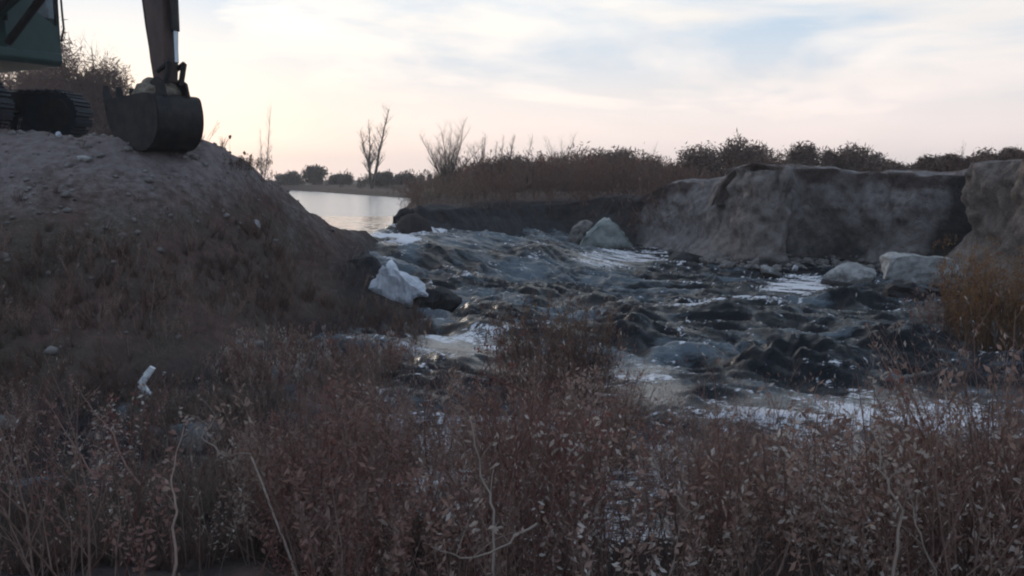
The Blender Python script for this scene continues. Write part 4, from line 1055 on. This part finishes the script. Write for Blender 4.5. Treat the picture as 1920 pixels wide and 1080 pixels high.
mb = MB(); mb.box((cx0 + .03, (cy0 + cy1) / 2, (1.97 + cz1) / 2), (.012, cy1 - cy0 - .16, cz1 - 1.99)); link('window', mb.mesh('window', M_glass), cab)
mb = MB(); mb.box((.15, .62, 1.75), (.5, .45, .14)); mb.box((-.12, .62, 2.1), (.14, .45, .7)); link('seat', mb.mesh('seat', M_dark, bevel=.03), cab)
mb = MB(); mb.tube([(cx1 + .03, cy1 + .02, cz1), (cx1 + .05, cy1 + .03, 2.1), (cx1 + .07, cy1 + .03, 1.85), (cx1 + .02, cy1, 1.62)], .018, 8); link('grab_rail', mb.mesh('grab_rail', M_dark), cab)
# bucket position in the machine frame: put it where the photo shows it
B0 = P(308, 283, d=13.15)
rel = Matrix.Rotation(-YAW, 3, 'Z') @ (Vector(B0) - Vector((CX, CY, GZ0)))
bx, by, bz = rel.x, rel.y, rel.z
BM = Matrix.Translation((bx, by, bz)) @ Matrix.Rotation(math.radians(-4), 4, 'Z') @ Matrix.Scale(0.96, 4)
def bpt(x, y, z): return BM @ Vector((x, y, z))
outer = [(-.88, .78), (-.80, .42), (-.66, .22), (-.48, .10), (-.2, .0), (.08, .0), (.24, .06), (.36, .17), (.43, .31), (.45, .48), (.43, .64), (.36, .80), (.12, .84)]
def crom(p, k=4):
    o = []
    for i in range(len(p) - 1):
        a, b, c, d = [np.array(p[max(0, min(len(p) - 1, j))]) for j in (i - 1, i, i + 1, i + 2)]
        for q in range(k):
            t = q / k; o.append(tuple(.5 * (2 * b + (c - a) * t + (2 * a - 5 * b + 4 * c - d) * t * t + (3 * b - a - 3 * c + d) * t ** 3)))
    return o + [tuple(p[-1])]
outer = crom(outer)
inner = [(x * .93 - .0, z * .93 + .045) for x, z in outer]
HW = .40
mb = MB()
n = len(outer)
vs = []
for y in (-HW, HW):
    vs += [bpt(x, y, z) for x, z in outer]
for y in (-HW + .03, HW - .03):
    vs += [bpt(x, y, z) for x, z in inner]
fs = []
for i in range(n - 1):
    fs.append((i, i + 1, n + i + 1, n + i)); fs.append((2 * n + i, 3 * n + i, 3 * n + i + 1, 2 * n + i + 1))
fs += [(0, n, 3 * n, 2 * n), (n - 1, 3 * n - 1, 4 * n - 1, 2 * n - 1)]
mb.add(vs, fs)
for s, (a, b) in ((-1, (-HW, -HW + .03)), (1, (HW - .03, HW))):
    q = [bpt(x, a, z) for x, z in outer] + [bpt(x, b, z) for x, z in outer]
    mb.add(q, [tuple(range(n)), tuple(range(2 * n - 1, n - 1, -1))] + [(i, i + n, (i + 1) % n + n, (i + 1) % n) for i in range(n)])
bk = part('bucket', mb, M_dark)
for k in range(4):
    y = -HW + .07 + k * (2 * HW - .14) / 3; m2 = MB()
    a, b, c = bpt(-.82, y, .60), bpt(-.90, y, .84), bpt(-.93, y, .99)
    m2.tube([a, b, c], [.085, .08, .045], 4); link('tooth', m2.mesh('tooth', M_dark), bk)
for s in (-1, 1):
    m2 = MB(); q = [(-.05, .80), (.40, .78), (.34, 1.0), (.20, 1.08), (.05, 1.02)]
    m2.add([bpt(x, s * .2 - .02, z) for x, z in q] + [bpt(x, s * .2 + .02, z) for x, z in q], [tuple(range(5)), tuple(range(9, 4, -1))] + [(i, i + 5, (i + 1) % 5 + 5, (i + 1) % 5) for i in range(5)])
    link('ear', m2.mesh('ear', M_dark), bk)
# heap of soil in the bucket
bm = bmesh.new(); bmesh.ops.create_icosphere(bm, subdivisions=4, radius=1)
co = np.array([v.co[:] for v in bm.verts]); q = fbm(co[:, 0] * 3, co[:, 1] * 3, co[:, 2] * 3, seed=77)
for v, k in zip(bm.verts, q):
    c = v.co * (1 + .10 * k); zz = c.z * .26 + (.12 if c.x > -.2 else -.06)
    v.co = bpt(c.x * .44 - .16, c.y * .34, zz + .72)
me = bpy.data.meshes.new('soil_load'); bm.to_mesh(me); bm.free(); me.materials.append(M_soil)
me.transform(Matrix.Translation((0, 0, 0)))
lo = link('soil_load', me, loc=(CX, CY, GZ0), rot=(0, 0, YAW), label='heap of brown soil carried in the excavator bucket', category='soil')
# stick: tapered box section
def beam(mb, pts, widths, hts):
    """box beam in the local XZ plane along pts (x,y,z)"""
    rings = []
    for i, p in enumerate(pts):
        t = (Vector(pts[min(i + 1, len(pts) - 1)]) - Vector(pts[max(i - 1, 0)])).normalized(); side = t.cross(Vector((0, 0, 1)) if abs(t.z) < .9 else Vector((-1, 0, 0))); side = Vector((0, 1, 0)) - t * t.y; side.normalize(); nn = t.cross(side)
        w, h = widths[i] / 2, hts[i] / 2
        rings += [Vector(p) + side * w + nn * h, Vector(p) + side * w - nn * h, Vector(p) - side * w - nn * h, Vector(p) - side * w + nn * h]
    fs = [(3, 2, 1, 0)] + [tuple(4 * (len(pts) - 1) + k for k in range(4))]
    for i in range(len(pts) - 1):
        for k in range(4): fs.append((4 * i + k, 4 * i + (k + 1) % 4, 4 * i + 4 + (k + 1) % 4, 4 * i + 4 + k))
    mb.add(rings, fs)
hinge = bpt(.12, 0, 1.00)
top = Matrix.Rotation(-YAW, 3, 'Z') @ (Vector(P(301, 2, d=13.25)) - Vector((CX, CY, GZ0)))
hb = Vector(hinge)
st = [hb, hb.lerp(top, .3), hb.lerp(top, .65), hb.lerp(top, 1.0), hb.lerp(top, 1.25), hb.lerp(top, 1.4)]
mb = MB(); beam(mb, [tuple(p) for p in st], [.24, .26, .27, .28, .28, .26], [.22, .30, .36, .42, .50, .34]); stick = part('stick', mb, M_arm, bevel=.012)
# bucket cylinder on the front side of the stick, and the linkage
off = Vector((.27, 0, 0)); m2 = MB(); m2.cyl(hb.lerp(top, .62) + off, hb.lerp(top, 1.3) + off * 1.1, .062, 14); link('cylinder', m2.mesh('cylinder', M_dark), stick)
m2 = MB(); m2.cyl(hb.lerp(top, .24) + off * .95, hb.lerp(top, .63) + off, .032, 12); link('piston', m2.mesh('piston', M_chrome), stick)
lk = hb.lerp(top, .24) + off * .95
for s in (-.13, .13):
    m2 = MB(); m2.tube([lk + Vector((0, s, 0)), bpt(.30, s, .98)], .04, 8); link('link_rod', m2.mesh('link_rod', M_dark), stick)
    m2 = MB(); m2.tube([lk + Vector((0, s, 0)), hb.lerp(top, .14) + Vector((0, s, 0))], .035, 8); link('link_rod', m2.mesh('link_rod', M_dark), stick)
m2 = MB(); m2.tube([hb.lerp(top, .2) + Vector((-.13, -.1, 0)), hb.lerp(top, .7) + Vector((-.18, -.13, 0)), hb.lerp(top, 1.3) + Vector((-.24, -.14, 0))], .016, 6); link('hose', m2.mesh('hose', M_dark), stick)
# boom arching back to the house, above the frame
e = hb.lerp(top, 1.32); r0_ = Vector((1.0, 0, 1.85)); apex = Vector((2.3, e.y * .5, e.z + 1.0))
pts = []
for k in range(9):
    t = k / 8; pts.append(tuple((1 - t) ** 2 * r0_ + 2 * t * (1 - t) * apex + t * t * e))
mb = MB(); beam(mb, pts, [.36] * 9, [.30, .38, .46, .52, .54, .52, .44, .34, .26]); bo = part('boom', mb, M_green, bevel=.015)
m2 = MB(); m2.cyl(Vector(pts[4]) + Vector((0, 0, .34)), hb.lerp(top, 1.42), .07, 14); link('cylinder', m2.mesh('cylinder', M_dark), bo)
for s in (-.26, .26):
    m2 = MB(); m2.cyl((1.3, s, 1.5), Vector(pts[4]) + Vector((0, s, -.05)), .065, 14); link('cylinder', m2.mesh('cylinder', M_dark), bo)

# thin evening haze
mh = bpy.data.materials.new('evening_haze'); mh.use_nodes = True; th = mh.node_tree
for q in list(th.nodes):
    if q.type != 'OUTPUT_MATERIAL': th.nodes.remove(q)
pv = N(th, 'ShaderNodeVolumePrincipled'); pv.inputs['Density'].default_value = 0.0011; pv.inputs['Color'].default_value = (0.92, 0.88, 0.88, 1); pv.inputs['Anisotropy'].default_value = 0.2
th.links.new(pv.outputs[0], next(q for q in th.nodes if q.type == 'OUTPUT_MATERIAL').inputs['Volume'])
mb = MB(); mb.box((0, 200, 5), (1100, 600, 14.2)); link('haze', mb.mesh('haze', mh), kind='stuff')
SC.cycles.volume_max_steps = 64
